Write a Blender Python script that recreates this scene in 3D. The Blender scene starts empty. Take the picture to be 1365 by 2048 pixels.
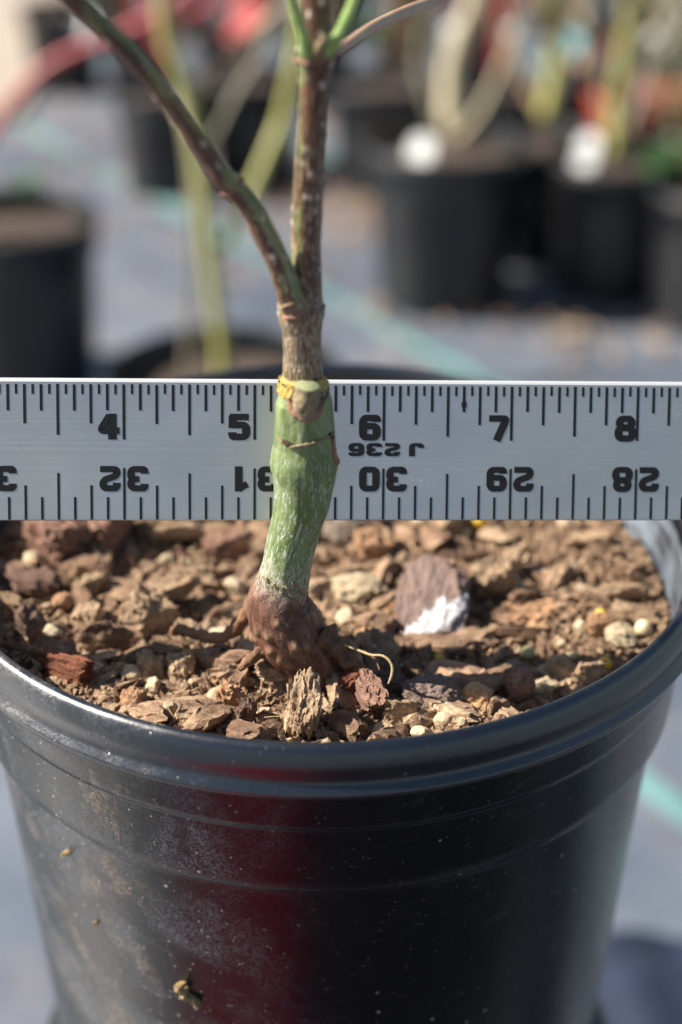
import bpy, bmesh, math, random
from math import sin, cos, pi, radians, sqrt, hypot
from mathutils import Vector, noise, Matrix, Quaternion

# ------------------------------------------------------------------ camera, sky, sun, exposure
SC = bpy.context.scene
COL = SC.collection
PITCH = radians(29.3)
FPX = 3078.0                      # focal length in pixels of the 1365 px wide photograph
CAM = Vector((0, 0, 0.63))
cam_d = bpy.data.cameras.new("camera")
cam = bpy.data.objects.new("camera", cam_d)
COL.objects.link(cam)
cam.location = CAM
cam.rotation_euler = (pi / 2 - PITCH, 0, 0)
cam_d.sensor_fit = 'HORIZONTAL'
cam_d.sensor_width = 22.3
cam_d.lens = 22.3 * FPX / 1365
cam_d.clip_start = 0.02
cam_d.clip_end = 500
cam_d.dof.use_dof = True
cam_d.dof.focus_distance = 0.296
cam_d.dof.aperture_fstop = 6.3
cam_d.dof.aperture_blades = 0
SC.camera = cam

SUN = Vector((-0.745, 0.02, 0.665)).normalized()
w = bpy.data.worlds.new("World")
SC.world = w
w.use_nodes = True
nt = w.node_tree
nt.nodes.clear()
sky = nt.nodes.new("ShaderNodeTexSky")
sky.sky_type = 'NISHITA'
sky.sun_disc = False
sky.sun_elevation = math.asin(SUN.z)
sky.sun_rotation = math.atan2(SUN.x, SUN.y)
bg = nt.nodes.new("ShaderNodeBackground")
bg.inputs["Strength"].default_value = 0.05
wo = nt.nodes.new("ShaderNodeOutputWorld")
nt.links.new(sky.outputs[0], bg.inputs["Color"])
nt.links.new(bg.outputs[0], wo.inputs["Surface"])
sl = bpy.data.lights.new("sun", 'SUN')
sl.energy = 5.0
sl.angle = radians(0.55)
sl.color = (1.0, 0.925, 0.825)
so = bpy.data.objects.new("sun", sl)
COL.objects.link(so)
so.rotation_euler = (-SUN).to_track_quat('-Z', 'Y').to_euler()
so.location = (-2, 0.5, 3)
SC.view_settings.view_transform = 'Standard'
SC.view_settings.look = 'None'
SC.view_settings.exposure = 1.25
SC.view_settings.gamma = 1
SC.view_settings.use_curve_mapping = False

# ------------------------------------------------------------------ pixel -> world helpers
CP, SP = cos(PITCH), sin(PITCH)


def ray(px, py):
    a = (px - 682.5) / FPX
    b = -(py - 1024) / FPX
    return Vector((a, CP + b * SP, -SP + b * CP))


def on_z(px, py, z):
    r = ray(px, py)
    return CAM + r * ((z - CAM.z) / r.z)


def on_y(px, py, y):
    r = ray(px, py)
    return CAM + r * (y / r.y)


def at_depth(px, py, d):
    return CAM + ray(px, py) * d


def depth_of(p):
    q = p - CAM
    return q.y * CP - q.z * SP


# ------------------------------------------------------------------ object helpers
def tag(o, label=None, cat=None, group=None, kind=None):
    if label: o["label"] = label
    if cat: o["category"] = cat
    if group: o["group"] = group
    if kind: o["kind"] = kind
    return o


def empty(name, loc, label, cat, group=None):
    o = bpy.data.objects.new(name, None)
    o.empty_display_size = 0.01
    COL.objects.link(o)
    o.location = loc
    return tag(o, label, cat, group)


def mesh_obj(name, verts, faces, mat, parent=None, smooth=True):
    me = bpy.data.meshes.new(name)
    me.from_pydata([tuple(v) for v in verts], [], faces)
    me.materials.append(mat)
    if smooth:
        me.polygons.foreach_set("use_smooth", [True] * len(me.polygons))
    me.update()
    o = bpy.data.objects.new(name, me)
    COL.objects.link(o)
    if parent:
        o.parent = parent
        o.matrix_parent_inverse = Matrix.Identity(4)
        # vertices are given in world space: take the parent's place off
        me.transform(Matrix.Translation(-parent.location))
    return o


def copy_thing(o, loc, rotz=0, scale=1.0, label=None, group=None):
    c = o.copy()
    COL.objects.link(c)
    c.location = loc
    c.rotation_euler = (0, 0, rotz)
    c.scale = (scale,) * 3
    if label: c["label"] = label
    if group: c["group"] = group
    for ch in [x for x in SC.objects if x.parent == o]:
        d = ch.copy()
        COL.objects.link(d)
        d.parent = c
    return c


# ------------------------------------------------------------------ material helpers
class M:
    def __init__(s, name):
        s.m = bpy.data.materials.new(name)
        s.m.use_nodes = True
        s.t = s.m.node_tree
        s.b = s.t.nodes["Principled BSDF"]
        s.co = s.t.nodes.new("ShaderNodeTexCoord")

    def n(s, t, **k):
        nd = s.t.nodes.new(t)
        for a, v in k.items(): setattr(nd, a, v)
        return nd

    def l(s, a, b): s.t.links.new(a, b)

    def vec(s, src='Object', scale=(1, 1, 1)):
        mp = s.n("ShaderNodeMapping")
        if src in ('Object', 'Generated', 'UV'):
            s.l(s.co.outputs[src], mp.inputs[0])
        else:
            at = s.n("ShaderNodeAttribute", attribute_name=src)
            s.l(at.outputs["Vector"], mp.inputs[0])
        mp.inputs["Scale"].default_value = scale
        return mp.outputs[0]

    def noise(s, v, sc=1.0, det=4, rough=0.55, dist=0.0, out=0):
        nd = s.n("ShaderNodeTexNoise")
        s.l(v, nd.inputs["Vector"])
        nd.inputs["Scale"].default_value = sc
        nd.inputs["Detail"].default_value = det
        nd.inputs["Roughness"].default_value = rough
        nd.inputs["Distortion"].default_value = dist
        return nd.outputs[out]

    def ramp(s, f, stops, interp='LINEAR'):
        r = s.n("ShaderNodeValToRGB")
        r.color_ramp.interpolation = interp
        e = r.color_ramp.elements
        while len(e) < len(stops): e.new(0.5)
        for i, (p, c) in enumerate(stops):
            e[i].position = p
            if not hasattr(c, '__len__'): c = (c, c, c)
            e[i].color = (*c, 1)
        s.l(f, r.inputs[0])
        return r.outputs[0]

    def mix(s, fac, a, b, mode='MIX'):
        x = s.n("ShaderNodeMix", data_type='RGBA', blend_type=mode)
        for sock, v in ((x.inputs[0], fac), (x.inputs[6], a), (x.inputs[7], b)):
            if hasattr(v, 'links'): s.l(v, sock)
            elif hasattr(v, '__len__'): sock.default_value = (*v, 1)
            else: sock.default_value = v
        return x.outputs[2]

    def math(s, op, a, b=0.0, c=None):
        x = s.n("ShaderNodeMath", operation=op)
        for i, v in enumerate((a, b) if c is None else (a, b, c)):
            if hasattr(v, 'links'): s.l(v, x.inputs[i])
            else: x.inputs[i].default_value = v
        return x.outputs[0]

    def bump(s, h, dist, strength=1.0):
        b = s.n("ShaderNodeBump")
        b.inputs["Strength"].default_value = strength
        b.inputs["Distance"].default_value = dist
        s.l(h, b.inputs["Height"])
        s.l(b.outputs[0], s.b.inputs["Normal"])

    def set(s, **k):
        for a, v in k.items():
            i = s.b.inputs[a.replace('_', ' ')]
            if hasattr(v, 'links'): s.l(v, i)
            elif hasattr(v, '__len__') and len(v) == 3: i.default_value = (*v, 1)
            else: i.default_value = v
        return s.m

    def sep(s, v):
        x = s.n("ShaderNodeSeparateXYZ")
        s.l(v, x.inputs[0])
        return x.outputs


def flat(name, col, rough=0.6, spec=0.4, var=0.25, sc=60):
    m = M(name)
    n = m.noise(m.vec(), sc, 5)
    c = m.mix(n, tuple(x * (1 - var) for x in col), tuple(min(1, x * (1 + var)) for x in col))
    m.bump(m.noise(m.vec(), sc * 4, 4), 0.0006, 0.4)
    return m.set(Base_Color=c, Roughness=rough, Specular_IOR_Level=spec)


# woven ground cloth: black weave, blue sky sheen put into its base colour, green tracer stripes every foot, dust
def mat_cloth():
    m = M("ground_cloth")
    v = m.vec()
    x, y, z = m.sep(v)
    dd = m.math('ADD', m.math('MULTIPLY', x, 0.83), m.math('MULTIPLY', y, 0.558))
    k = m.math('MODULO', m.math('ADD', m.math('SUBTRACT', dd, 0.589), 30.3 + 0.1515), 0.303)
    k = m.math('ABSOLUTE', m.math('SUBTRACT', k, 0.1515))
    stripe = m.ramp(m.math('MULTIPLY', k, 100), [(0.85, 1), (0.95, 0)])
    big = m.noise(v, 3.4, 5, 0.6)
    med = m.noise(v, 11, 5, 0.6)
    base = m.mix(m.ramp(big, [(0.35, 0), (0.65, 1)]), (0.07, 0.095, 0.135), (0.19, 0.21, 0.245))
    dust = m.ramp(med, [(0.5, 0), (0.72, 1)])
    base = m.mix(m.math('MULTIPLY', dust, 0.55), base, (0.30, 0.25, 0.215))
    weave = m.noise(m.vec('Object', (700, 240, 1)), 1, 2)
    base = m.mix(m.math('MULTIPLY', weave, 0.35), base, (0.05, 0.05, 0.055))
    base = m.mix(m.math('MULTIPLY', m.math('MULTIPLY', stripe, 0.75), m.ramp(big, [(0.35, 0.35), (0.55, 1)])), base, (0.16, 0.42, 0.38))
    wr = m.noise(m.vec('Object', (3.2, 5.4, 1)), 1.6, 3, 0.5, 0.6)
    m.bump(m.math('ADD', m.math('MULTIPLY', wr, 1.0), m.math('MULTIPLY', weave, 0.01)), 0.035, 0.55)
    return m.set(Base_Color=base, Roughness=0.42, Specular_IOR_Level=0.75)


def mat_pot(name="black_pot_plastic", dusty=1.0, spec=None):
    m = M(name)
    v = m.vec()
    x, y, z = m.sep(v)
    a = m.noise(v, 45, 8, 0.7, 0.4)
    fine = m.noise(v, 900, 4, 0.7)
    mask = m.ramp(a, [(0.47, 0), (0.66, 1)])
    # dust sits on the left-front side (the side that faced the splashing rain)
    side = m.ramp(m.math('MULTIPLY_ADD', x, -7.5, 0.36), [(0.36, 0.04), (0.66, 1.0), (0.9, 1.0)])
    dust = m.math('MULTIPLY', m.math('MULTIPLY', mask, side), m.ramp(m.noise(v, 1500, 5, 0.8), [(0.47, 0.04), (0.56, 1)]))
    vo = m.n("ShaderNodeTexVoronoi")
    m.l(v, vo.inputs["Vector"])
    vo.inputs["Scale"].default_value = 260
    speck = m.ramp(vo.outputs["Distance"], [(0.07, 1), (0.13, 0)])
    sel = m.ramp(m.sep(vo.outputs["Color"])[0], [(0.80, 0), (0.83, 1)])
    vo2 = m.n("ShaderNodeTexVoronoi")
    m.l(v, vo2.inputs["Vector"])
    vo2.inputs["Scale"].default_value = 620
    speck2 = m.math('MULTIPLY', m.ramp(vo2.outputs["Distance"], [(0.12, 1), (0.2, 0)]),
                    m.ramp(m.sep(vo2.outputs["Color"])[1], [(0.70, 0), (0.76, 1)]))
    specks = m.math('MAXIMUM', m.math('MULTIPLY', speck, sel), m.math('MULTIPLY', speck2, m.math('ADD', side, 0.15)))
    mud = m.ramp(m.noise(m.vec('Object', (1, 1, 0.7)), 30, 6, 0.75, 0.8), [(0.56, 0), (0.62, 1)])
    mud = m.math('MULTIPLY', m.math('MULTIPLY', mud, side), m.ramp(fine, [(0.42, 0), (0.55, 1)]))
    # hair-fine scratches
    sc = m.math('ABSOLUTE', m.math('SUBTRACT', m.noise(m.vec('Object', (70, 70, 190)), 1, 2, 0.5, 2.2), 0.5))
    scr2 = m.math('MULTIPLY', m.ramp(sc, [(0.0, 1), (0.009, 0)]), m.ramp(a, [(0.48, 0), (0.6, 1)]))
    dust = m.math('MAXIMUM', dust, m.math('MULTIPLY', scr2, 0.35))
    c = m.mix(m.math('MULTIPLY', dust, 0.75 * dusty), ((0.005, 0.006, 0.0085) if not spec else (0.004, 0.0065, 0.012)), (0.20, 0.215, 0.24))  # rim variant: bluer base puts the sky's reflection into the colour
    c = m.mix(m.math('MULTIPLY', mud, 0.40 * dusty), c, (0.22, 0.15, 0.10))
    c = m.mix(m.math('MULTIPLY', specks, 0.6 * dusty), c, (0.42, 0.38, 0.33))
    r = m.ramp(m.math('ADD', dust, m.math('MULTIPLY', a, 0.3)), [(0, 0.20 if dusty > 0.5 else (0.24 if spec else 0.38)), (1, 0.60)])
    scr = m.noise(m.vec('Object', (60, 60, 700)), 1, 3)
    m.bump(m.math('ADD', fine, m.math('ADD', m.math('MULTIPLY', scr, 0.8), m.math('MULTIPLY', specks, 1.5))), 0.00012, 0.5)
    return m.set(Base_Color=c, Roughness=r, Specular_IOR_Level=spec or (0.34 if dusty > 0.5 else 0.55))


def bark_ramp(m, f):
    return m.ramp(f, [(0.0, (0.085, 0.048, 0.032)), (0.18, (0.22, 0.13, 0.08)), (0.36, (0.38, 0.25, 0.155)),
                      (0.50, (0.24, 0.14, 0.09)), (0.64, (0.50, 0.35, 0.215)), (0.78, (0.40, 0.245, 0.15)),
                      (1.0, (0.66, 0.50, 0.32))])


def mat_bark(name, island=False, tint=None):
    m = M(name)
    if island:
        rnd = m.n("ShaderNodeNewGeometry").outputs["Random Per Island"]
        v = m.vec()
        s1, s2 = 300, 1500
        fib = m.noise(v, 900, 4, 0.7)
    else:
        rnd = m.n("ShaderNodeObjectInfo").outputs["Random"]
        v = m.vec()
        fib = m.noise(m.vec('Object', (120, 700, 700)), 1, 5, 0.7, 0.3)
    big = m.noise(v, 190, 4, 0.6)
    if tint:
        c = m.mix(m.ramp(fib, [(0.3, 0), (0.72, 1)]), tuple(t * 0.55 for t in tint), tuple(min(1, t * 1.35) for t in tint))
    else:
        f = m.math('ADD', m.math('MULTIPLY', rnd, 0.78), m.math('MULTIPLY', m.math('SUBTRACT', big, 0.35), 0.7))
        c = bark_ramp(m, m.math('ADD', f, 0.12 if island else 0.03))
        c = m.mix(m.ramp(fib, [(0.3, 0.65), (0.6, 0)]), c, (0.05, 0.028, 0.02))
    pit = m.noise(v, 1100, 5, 0.75)
    c = m.mix(m.ramp(pit, [(0.3, 0.6), (0.5, 0)]), c, (0.045, 0.028, 0.020))
    c = m.mix(m.ramp(m.noise(v, 420, 5, 0.7), [(0.62, 0), (0.8, 0.45)]), c, (0.55, 0.42, 0.30))
    m.bump(m.math('ADD', fib, m.math('MULTIPLY', pit, 0.7)), 0.0011, 0.9)
    return m.set(Base_Color=c, Roughness=0.82, Specular_IOR_Level=0.3)


def mat_stone(name, cols, pit=1.0):
    m = M(name)
    v = m.vec()
    rnd = m.n("ShaderNodeObjectInfo").outputs["Random"]
    f = m.math('ADD', m.math('MULTIPLY', rnd, 0.6), m.math('MULTIPLY', m.noise(v, 160, 4), 0.5))
    c = m.ramp(f, [(i / (len(cols) - 1), k) for i, k in enumerate(cols)])
    p = m.noise(v, 1300, 6, 0.75)
    c = m.mix(m.ramp(p, [(0.32, 0.6 * pit), (0.52, 0)]), c, tuple(x * 0.3 for x in cols[0]))
    m.bump(m.math('ADD', p, m.noise(v, 500, 4)), 0.001 * pit, 0.8)
    return m.set(Base_Color=c, Roughness=0.8, Specular_IOR_Level=0.35)


def mat_mix():
    m = M("potting_mix")
    v = m.vec()
    n1 = m.noise(v, 260, 6, 0.7)
    n2 = m.noise(v, 1400, 5, 0.7)
    c = m.ramp(n1, [(0.3, (0.05, 0.03, 0.019)), (0.5, (0.16, 0.095, 0.058)), (0.68, (0.40, 0.27, 0.17))])
    c = m.mix(m.ramp(n2, [(0.35, 0.7), (0.55, 0)]), c, (0.025, 0.015, 0.011))
    m.bump(m.math('ADD', n1, n2), 0.0014, 1.0)
    return m.set(Base_Color=c, Roughness=0.9, Specular_IOR_Level=0.25)


FLZ = 0.465


def mat_rootstock():
    m = M("rootstock_bark")
    cy = m.vec('cyl', (1, 1, 1))           # (r cos a, r sin a, height) in mm
    x, y, z = m.sep(cy)
    lo = m.noise(m.vec('cyl', (0.45, 0.45, 0.09)), 1, 4)
    green = m.ramp(lo, [(0.32, (0.105, 0.15, 0.045)), (0.5, (0.145, 0.20, 0.065)), (0.68, (0.25, 0.30, 0.135))])
    # pale splitting of the bark: fine long cracks
    vv = m.vec('cyl', (1.9, 1.9, 0.13))
    ridge = m.n("ShaderNodeTexNoise")
    ridge.noise_dimensions = '3D'
    m.l(vv, ridge.inputs["Vector"])
    ridge.inputs["Scale"].default_value = 1.0
    ridge.inputs["Detail"].default_value = 3
    ridge.inputs["Distortion"].default_value = 0.5
    r = m.math('ABSOLUTE', m.math('SUBTRACT', ridge.outputs[0], 0.5))
    crack = m.ramp(r, [(0.0, 1), (0.020, 0.9), (0.042, 0)])
    brk = m.ramp(m.noise(m.vec('cyl', (0.7, 0.7, 0.30)), 1.2, 3), [(0.38, 0.0), (0.54, 1)])
    # fewer cracks on the smooth swelling under the graft
    dens = m.ramp(m.math('DIVIDE', z, 70.0), [(0.0, 0.9), (0.78, 0.95), (0.90, 0.5), (1.0, 0.25)])
    crack = m.math('MULTIPLY', m.math('MULTIPLY', crack, brk), dens)
    c = m.mix(m.math('MULTIPLY', crack, 0.85), green, (0.62, 0.66, 0.58))
    tanp = m.ramp(m.noise(m.vec('cyl', (1.2, 1.2, 0.5)), 1, 5, 0.7), [(0.62, 0), (0.72, 0.8)])
    c = m.mix(tanp, c, (0.33, 0.25, 0.15))
    # brown, skin-like bark of the flare below; the edge is ragged
    e = m.math('ADD', m.math('MULTIPLY', m.math('SUBTRACT', m.noise(m.vec('cyl', (0.5, 0.5, 0.5)), 1, 4), 0.5), 5.0), z)
    fl = m.ramp(m.math('DIVIDE', e, 70.0), [(FLZ - 0.03, 1), (FLZ + 0.02, 0)])
    bn = m.noise(m.vec('cyl', (0.5, 0.5, 0.3)), 1, 6, 0.65, 0.4)
    brown = m.ramp(bn, [(0.3, (0.060, 0.025, 0.015)), (0.48, (0.13, 0.058, 0.036)), (0.6, (0.20, 0.10, 0.066)), (0.74, (0.33, 0.21, 0.13))])
    brown = m.mix(m.ramp(m.noise(m.vec('cyl', (1.6, 1.6, 1.4)), 1, 5, 0.7), [(0.60, 0), (0.72, 0.75)]), brown, (0.30, 0.17, 0.08))
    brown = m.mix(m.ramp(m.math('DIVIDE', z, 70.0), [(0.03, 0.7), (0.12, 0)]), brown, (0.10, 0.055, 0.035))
    edge = m.ramp(m.math('DIVIDE', e, 70.0), [(FLZ - 0.06, 0), (FLZ - 0.02, 0.6), (FLZ + 0.02, 0.8), (FLZ + 0.10, 0)])
    flaky = m.ramp(m.noise(m.vec('cyl', (2.5, 2.5, 0.9)), 1, 4), [(0.42, 0), (0.58, 1)])
    c = m.mix(fl, c, brown)
    c = m.mix(m.math('MULTIPLY', edge, flaky), c, (0.50, 0.46, 0.38))
    at = m.n("ShaderNodeAttribute", attribute_name="spot")
    c = m.mix(at.outputs["Fac"], c, (0.26, 0.155, 0.09))
    h = m.math('ADD', m.math('MULTIPLY', crack, 0.7), m.math('MULTIPLY', bn, 0.6))
    m.bump(m.math('ADD', h, m.math('MULTIPLY', m.noise(cy, 5, 4), 0.35)), 0.0005, 0.8)
    return m.set(Base_Color=c, Roughness=0.48, Specular_IOR_Level=0.45)


def mat_scion(name, green_amt=0.4, green_at=(-1.0, 0.2)):
    """brown maple bark with green showing on one side, tan flecks, pale lenticels."""
    m = M(name)
    cy = m.vec('cyl', (1, 1, 1))
    x, y, z = m.sep(cy)
    fl = m.noise(m.vec('cyl', (1.3, 1.3, 0.10)), 1, 5, 0.65, 0.2)
    c = m.ramp(fl, [(0.3, (0.024, 0.007, 0.003)), (0.5, (0.066, 0.021, 0.008)), (0.62, (0.145, 0.056, 0.016)), (0.74, (0.30, 0.16, 0.055))])
    side = m.math('ADD', m.math('MULTIPLY', x, green_at[0] * 0.20), m.math('MULTIPLY', y, green_at[1] * 0.20))
    g = m.math('ADD', side, m.math('MULTIPLY', m.math('SUBTRACT', m.noise(m.vec('cyl', (0.5, 0.5, 0.11)), 1, 4), 0.5), 1.8))
    gm = m.ramp(g, [(0.62 - green_amt, 0), (0.78 - green_amt, 0.9)])
    gcol = m.ramp(m.noise(m.vec('cyl', (0.8, 0.8, 0.2)), 1, 3), [(0.35, (0.085, 0.15, 0.035)), (0.65, (0.27, 0.235, 0.10))])
    c = m.mix(gm, c, gcol)
    # rough silvery cracked bark near the graft (height under 22 mm)
    rid = m.math('ABSOLUTE', m.math('SUBTRACT', m.noise(m.vec('cyl', (1.1, 1.1, 0.26)), 1, 3, 0.5, 0.4), 0.5))
    sil = m.ramp(rid, [(0.0, 1), (0.035, 0.6), (0.07, 0)])
    low = m.ramp(m.math('DIVIDE', z, 100.0), [(0.16, 1), (0.28, 0.12), (0.5, 0.0)])
    c = m.mix(m.math('MULTIPLY', low, 0.7), c, m.ramp(fl, [(0.38, (0.045, 0.020, 0.010)), (0.62, (0.25, 0.135, 0.055))]))
    c = m.mix(m.math('MULTIPLY', m.math('MULTIPLY', sil, low), 0.6), c, (0.50, 0.42, 0.34))
    fleck = m.ramp(m.noise(m.vec('cyl', (3.4, 3.4, 0.55)), 1, 3), [(0.55, 0), (0.63, 0.8)])
    fk = m.ramp(m.math('DIVIDE', z, 100.0), [(0.3, 1), (0.62, 0.35), (0.8, 0.05)])
    c = m.mix(m.math('MULTIPLY', fleck, fk), c, (0.50, 0.40, 0.27))
    at = m.n("ShaderNodeAttribute", attribute_name="spot")
    c = m.mix(at.outputs["Fac"], c, (0.66, 0.56, 0.44))
    h = m.math('ADD', fl, m.math('MULTIPLY', sil, low))
    m.bump(m.math('ADD', h, m.math('MULTIPLY', m.noise(cy, 4, 4), 0.3)), 0.0005, 0.7)
    return m.set(Base_Color=c, Roughness=0.36, Specular_IOR_Level=0.55)


def mat_twig(name, c1, c2):
    m = M(name)
    f = m.noise(m.vec('cyl', (0.35, 0.35, 0.05)), 1, 4)
    c = m.ramp(f, [(0.35, c1), (0.65, c2)])
    at = m.n("ShaderNodeAttribute", attribute_name="spot")
    c = m.mix(at.outputs["Fac"], c, (0.6, 0.5, 0.4))
    return m.set(Base_Color=c, Roughness=0.42, Specular_IOR_Level=0.5)


def mat_aluminium():
    m = M("brushed_aluminium")
    v = m.vec('Object', (2.2, 400, 2600))
    st = m.noise(v, 1, 3, 0.6)
    st2 = m.noise(m.vec('Object', (30, 30, 3500)), 1, 2, 0.6)
    c = m.mix(st, (0.56, 0.54, 0.49), (0.68, 0.66, 0.60))
    lng = m.noise(m.vec('Object', (1, 1, 0.2)), 14, 2)  # warm and cool tones along the blade: reflected surroundings put into the base
    c = m.mix(m.ramp(lng, [(0.38, 0), (0.62, 1)]), m.mix(st, (0.50, 0.495, 0.50), (0.60, 0.59, 0.59)), m.mix(st, (0.56, 0.54, 0.45), (0.67, 0.64, 0.55)))
    spot = m.ramp(m.noise(m.vec('Object', (1, 1, 1)), 620, 4, 0.7), [(0.74, 0), (0.78, 0.6)])
    c = m.mix(spot, c, (0.92, 0.92, 0.90))
    sr = m.math('ABSOLUTE', m.math('SUBTRACT', m.noise(m.vec('Object', (95, 95, 130)), 1, 2, 0.5, 2.5), 0.5))
    sr = m.math('MULTIPLY', m.ramp(sr, [(0.0, 1), (0.004, 0)]), m.ramp(m.noise(m.vec(), 50, 3), [(0.5, 0), (0.6, 0.5)]))
    c = m.mix(sr, c, (0.9, 0.9, 0.88))
    smg = m.ramp(m.noise(m.vec('Object', (1, 1, 2.5)), 28, 5, 0.6), [(0.45, 0), (0.75, 0.35)])
    c = m.mix(smg, c, (0.42, 0.41, 0.37))
    r = m.ramp(m.math('ADD', m.math('MULTIPLY', st, 0.6), m.math('MULTIPLY', m.noise(m.vec(), 70, 4), 0.4)), [(0.3, 0.34), (0.7, 0.46)])
    m.bump(m.math('ADD', st, st2), 0.00003, 0.5)
    return m.set(Base_Color=c, Roughness=r, Metallic=0.92)


def mat_ink():
    m = M("black_ink")
    wn = m.noise(m.vec(), 900, 4, 0.7)
    c = m.mix(m.ramp(wn, [(0.70, 0), (0.76, 0.8)]), (0.008, 0.008, 0.009), (0.4, 0.4, 0.4))
    return m.set(Base_Color=c, Roughness=0.5, Specular_IOR_Level=0.3)


MAT = dict(
    cloth=mat_cloth(), pot=mat_pot(), rim=mat_pot("rim_plastic", 0.30, 1.0), pot2=mat_pot("black_pot_plastic_clean", 0.25), mix=mat_mix(),
    bark=mat_bark("bark_chip"), crumb=mat_bark("bark_crumb", True),
    bark_red=mat_bark("bark_chip_red", tint=(0.33, 0.19, 0.135)),
    bark_tan=mat_bark("bark_chip_tan", tint=(0.46, 0.32, 0.20)),
    bark_dark=mat_bark("bark_chip_dark", tint=(0.19, 0.115, 0.085)),
    bark_orange=mat_bark("bark_chip_orange", tint=(0.46, 0.27, 0.15)),
    bark_old=mat_bark("bark_chip_rust", tint=(0.27, 0.10, 0.055)),
    stone=mat_stone("pale_stone", [(0.42, 0.31, 0.20), (0.56, 0.43, 0.28), (0.66, 0.54, 0.37), (0.50, 0.33, 0.20)]),
    cream=mat_stone("cream_stone", [(0.40, 0.31, 0.19), (0.54, 0.44, 0.29)], 0.8),
    greyrock=mat_stone("grey_rock", [(0.20, 0.15, 0.12), (0.34, 0.27, 0.21)], 1.2),
    darkrock=mat_stone("dark_rock", [(0.19, 0.135, 0.11), (0.28, 0.21, 0.175)], 1.2),
    orangerock=mat_stone("orange_rock", [(0.52, 0.28, 0.12), (0.66, 0.42, 0.22)], 1.2),
    prill=flat("yellow_prill", (0.68, 0.44, 0.055), 0.4, 0.5, 0.15, 300),
    prill_grey=flat("spent_prill", (0.36, 0.33, 0.17), 0.3, 0.5, 0.2, 300),
    perlite=flat("perlite", (0.62, 0.52, 0.32), 0.8, 0.3, 0.12, 300),
    rootstock=mat_rootstock(), scion=mat_scion("scion_bark", 0.20, (-1.1, 0.15)),
    branch=mat_scion("branch_bark", 0.34, (1.2, 0.45)),
    green=mat_twig("green_twig", (0.20, 0.31, 0.08), (0.33, 0.42, 0.15)),
    olive=mat_twig("olive_trunk", (0.29, 0.29, 0.075), (0.45, 0.43, 0.15)),
    tan_tw=mat_twig("tan_trunk", (0.52, 0.45, 0.29), (0.62, 0.55, 0.38)),
    grey_tw=mat_twig("grey_trunk", (0.19, 0.17, 0.12), (0.27, 0.24, 0.18)),
    red_tw=mat_twig("red_twig", (0.36, 0.03, 0.045), (0.46, 0.07, 0.07)),
    brown_tw=mat_twig("brown_twig", (0.22, 0.13, 0.07), (0.36, 0.25, 0.13)),
    pink_tw=mat_twig("pink_tan_twig", (0.36, 0.17, 0.11), (0.36, 0.28, 0.15)),
    root=flat("root_bark", (0.17, 0.09, 0.05), 0.75, 0.3, 0.5, 350),
    root_pale=flat("fine_root", (0.36, 0.27, 0.14), 0.6, 0.3, 0.3, 300),
    callus=flat("callus", (0.27, 0.15, 0.10), 0.7, 0.3, 0.35, 500),
    stubwood=mat_bark("stub_wood", tint=(0.36, 0.28, 0.17)),
    cut=flat("cut_wood", (0.25, 0.27, 0.14), 0.7, 0.3, 0.3, 700),
    tape=flat("yellow_tape", (0.40, 0.28, 0.055), 0.5, 0.5, 0.7, 600),
    wound=flat("wound", (0.045, 0.028, 0.018), 0.8, 0.2, 0.5, 600),
    alu=mat_aluminium(), ink=mat_ink(),
    white=flat("white_plastic", (0.55, 0.57, 0.56), 0.4, 0.5, 0.04, 40),
    teal=flat("teal_plastic", (0.02, 0.30, 0.40), 0.4, 0.5, 0.06, 40),
    redp=flat("red_plastic", (0.38, 0.006, 0.012), 0.6, 0.5, 0.1, 20),
    terra=flat("orange_red_pot", (0.50, 0.07, 0.03), 0.5, 0.5, 0.15, 30),
    leaf=flat("green_leaf", (0.06, 0.14, 0.045), 0.5, 0.4, 0.5, 60),
    gravel=flat("pale_path", (0.33, 0.285, 0.235), 0.9, 0.2, 0.2, 8),
    gold=flat("dry_leaf_scrap", (0.30, 0.22, 0.10), 0.4, 0.6, 0.5, 900),
    white_bark=None,
)

# ------------------------------------------------------------------ shape helpers
def fbm(p, o=4):
    return noise.fractal(p, 1.0, 2.0, o)


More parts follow.
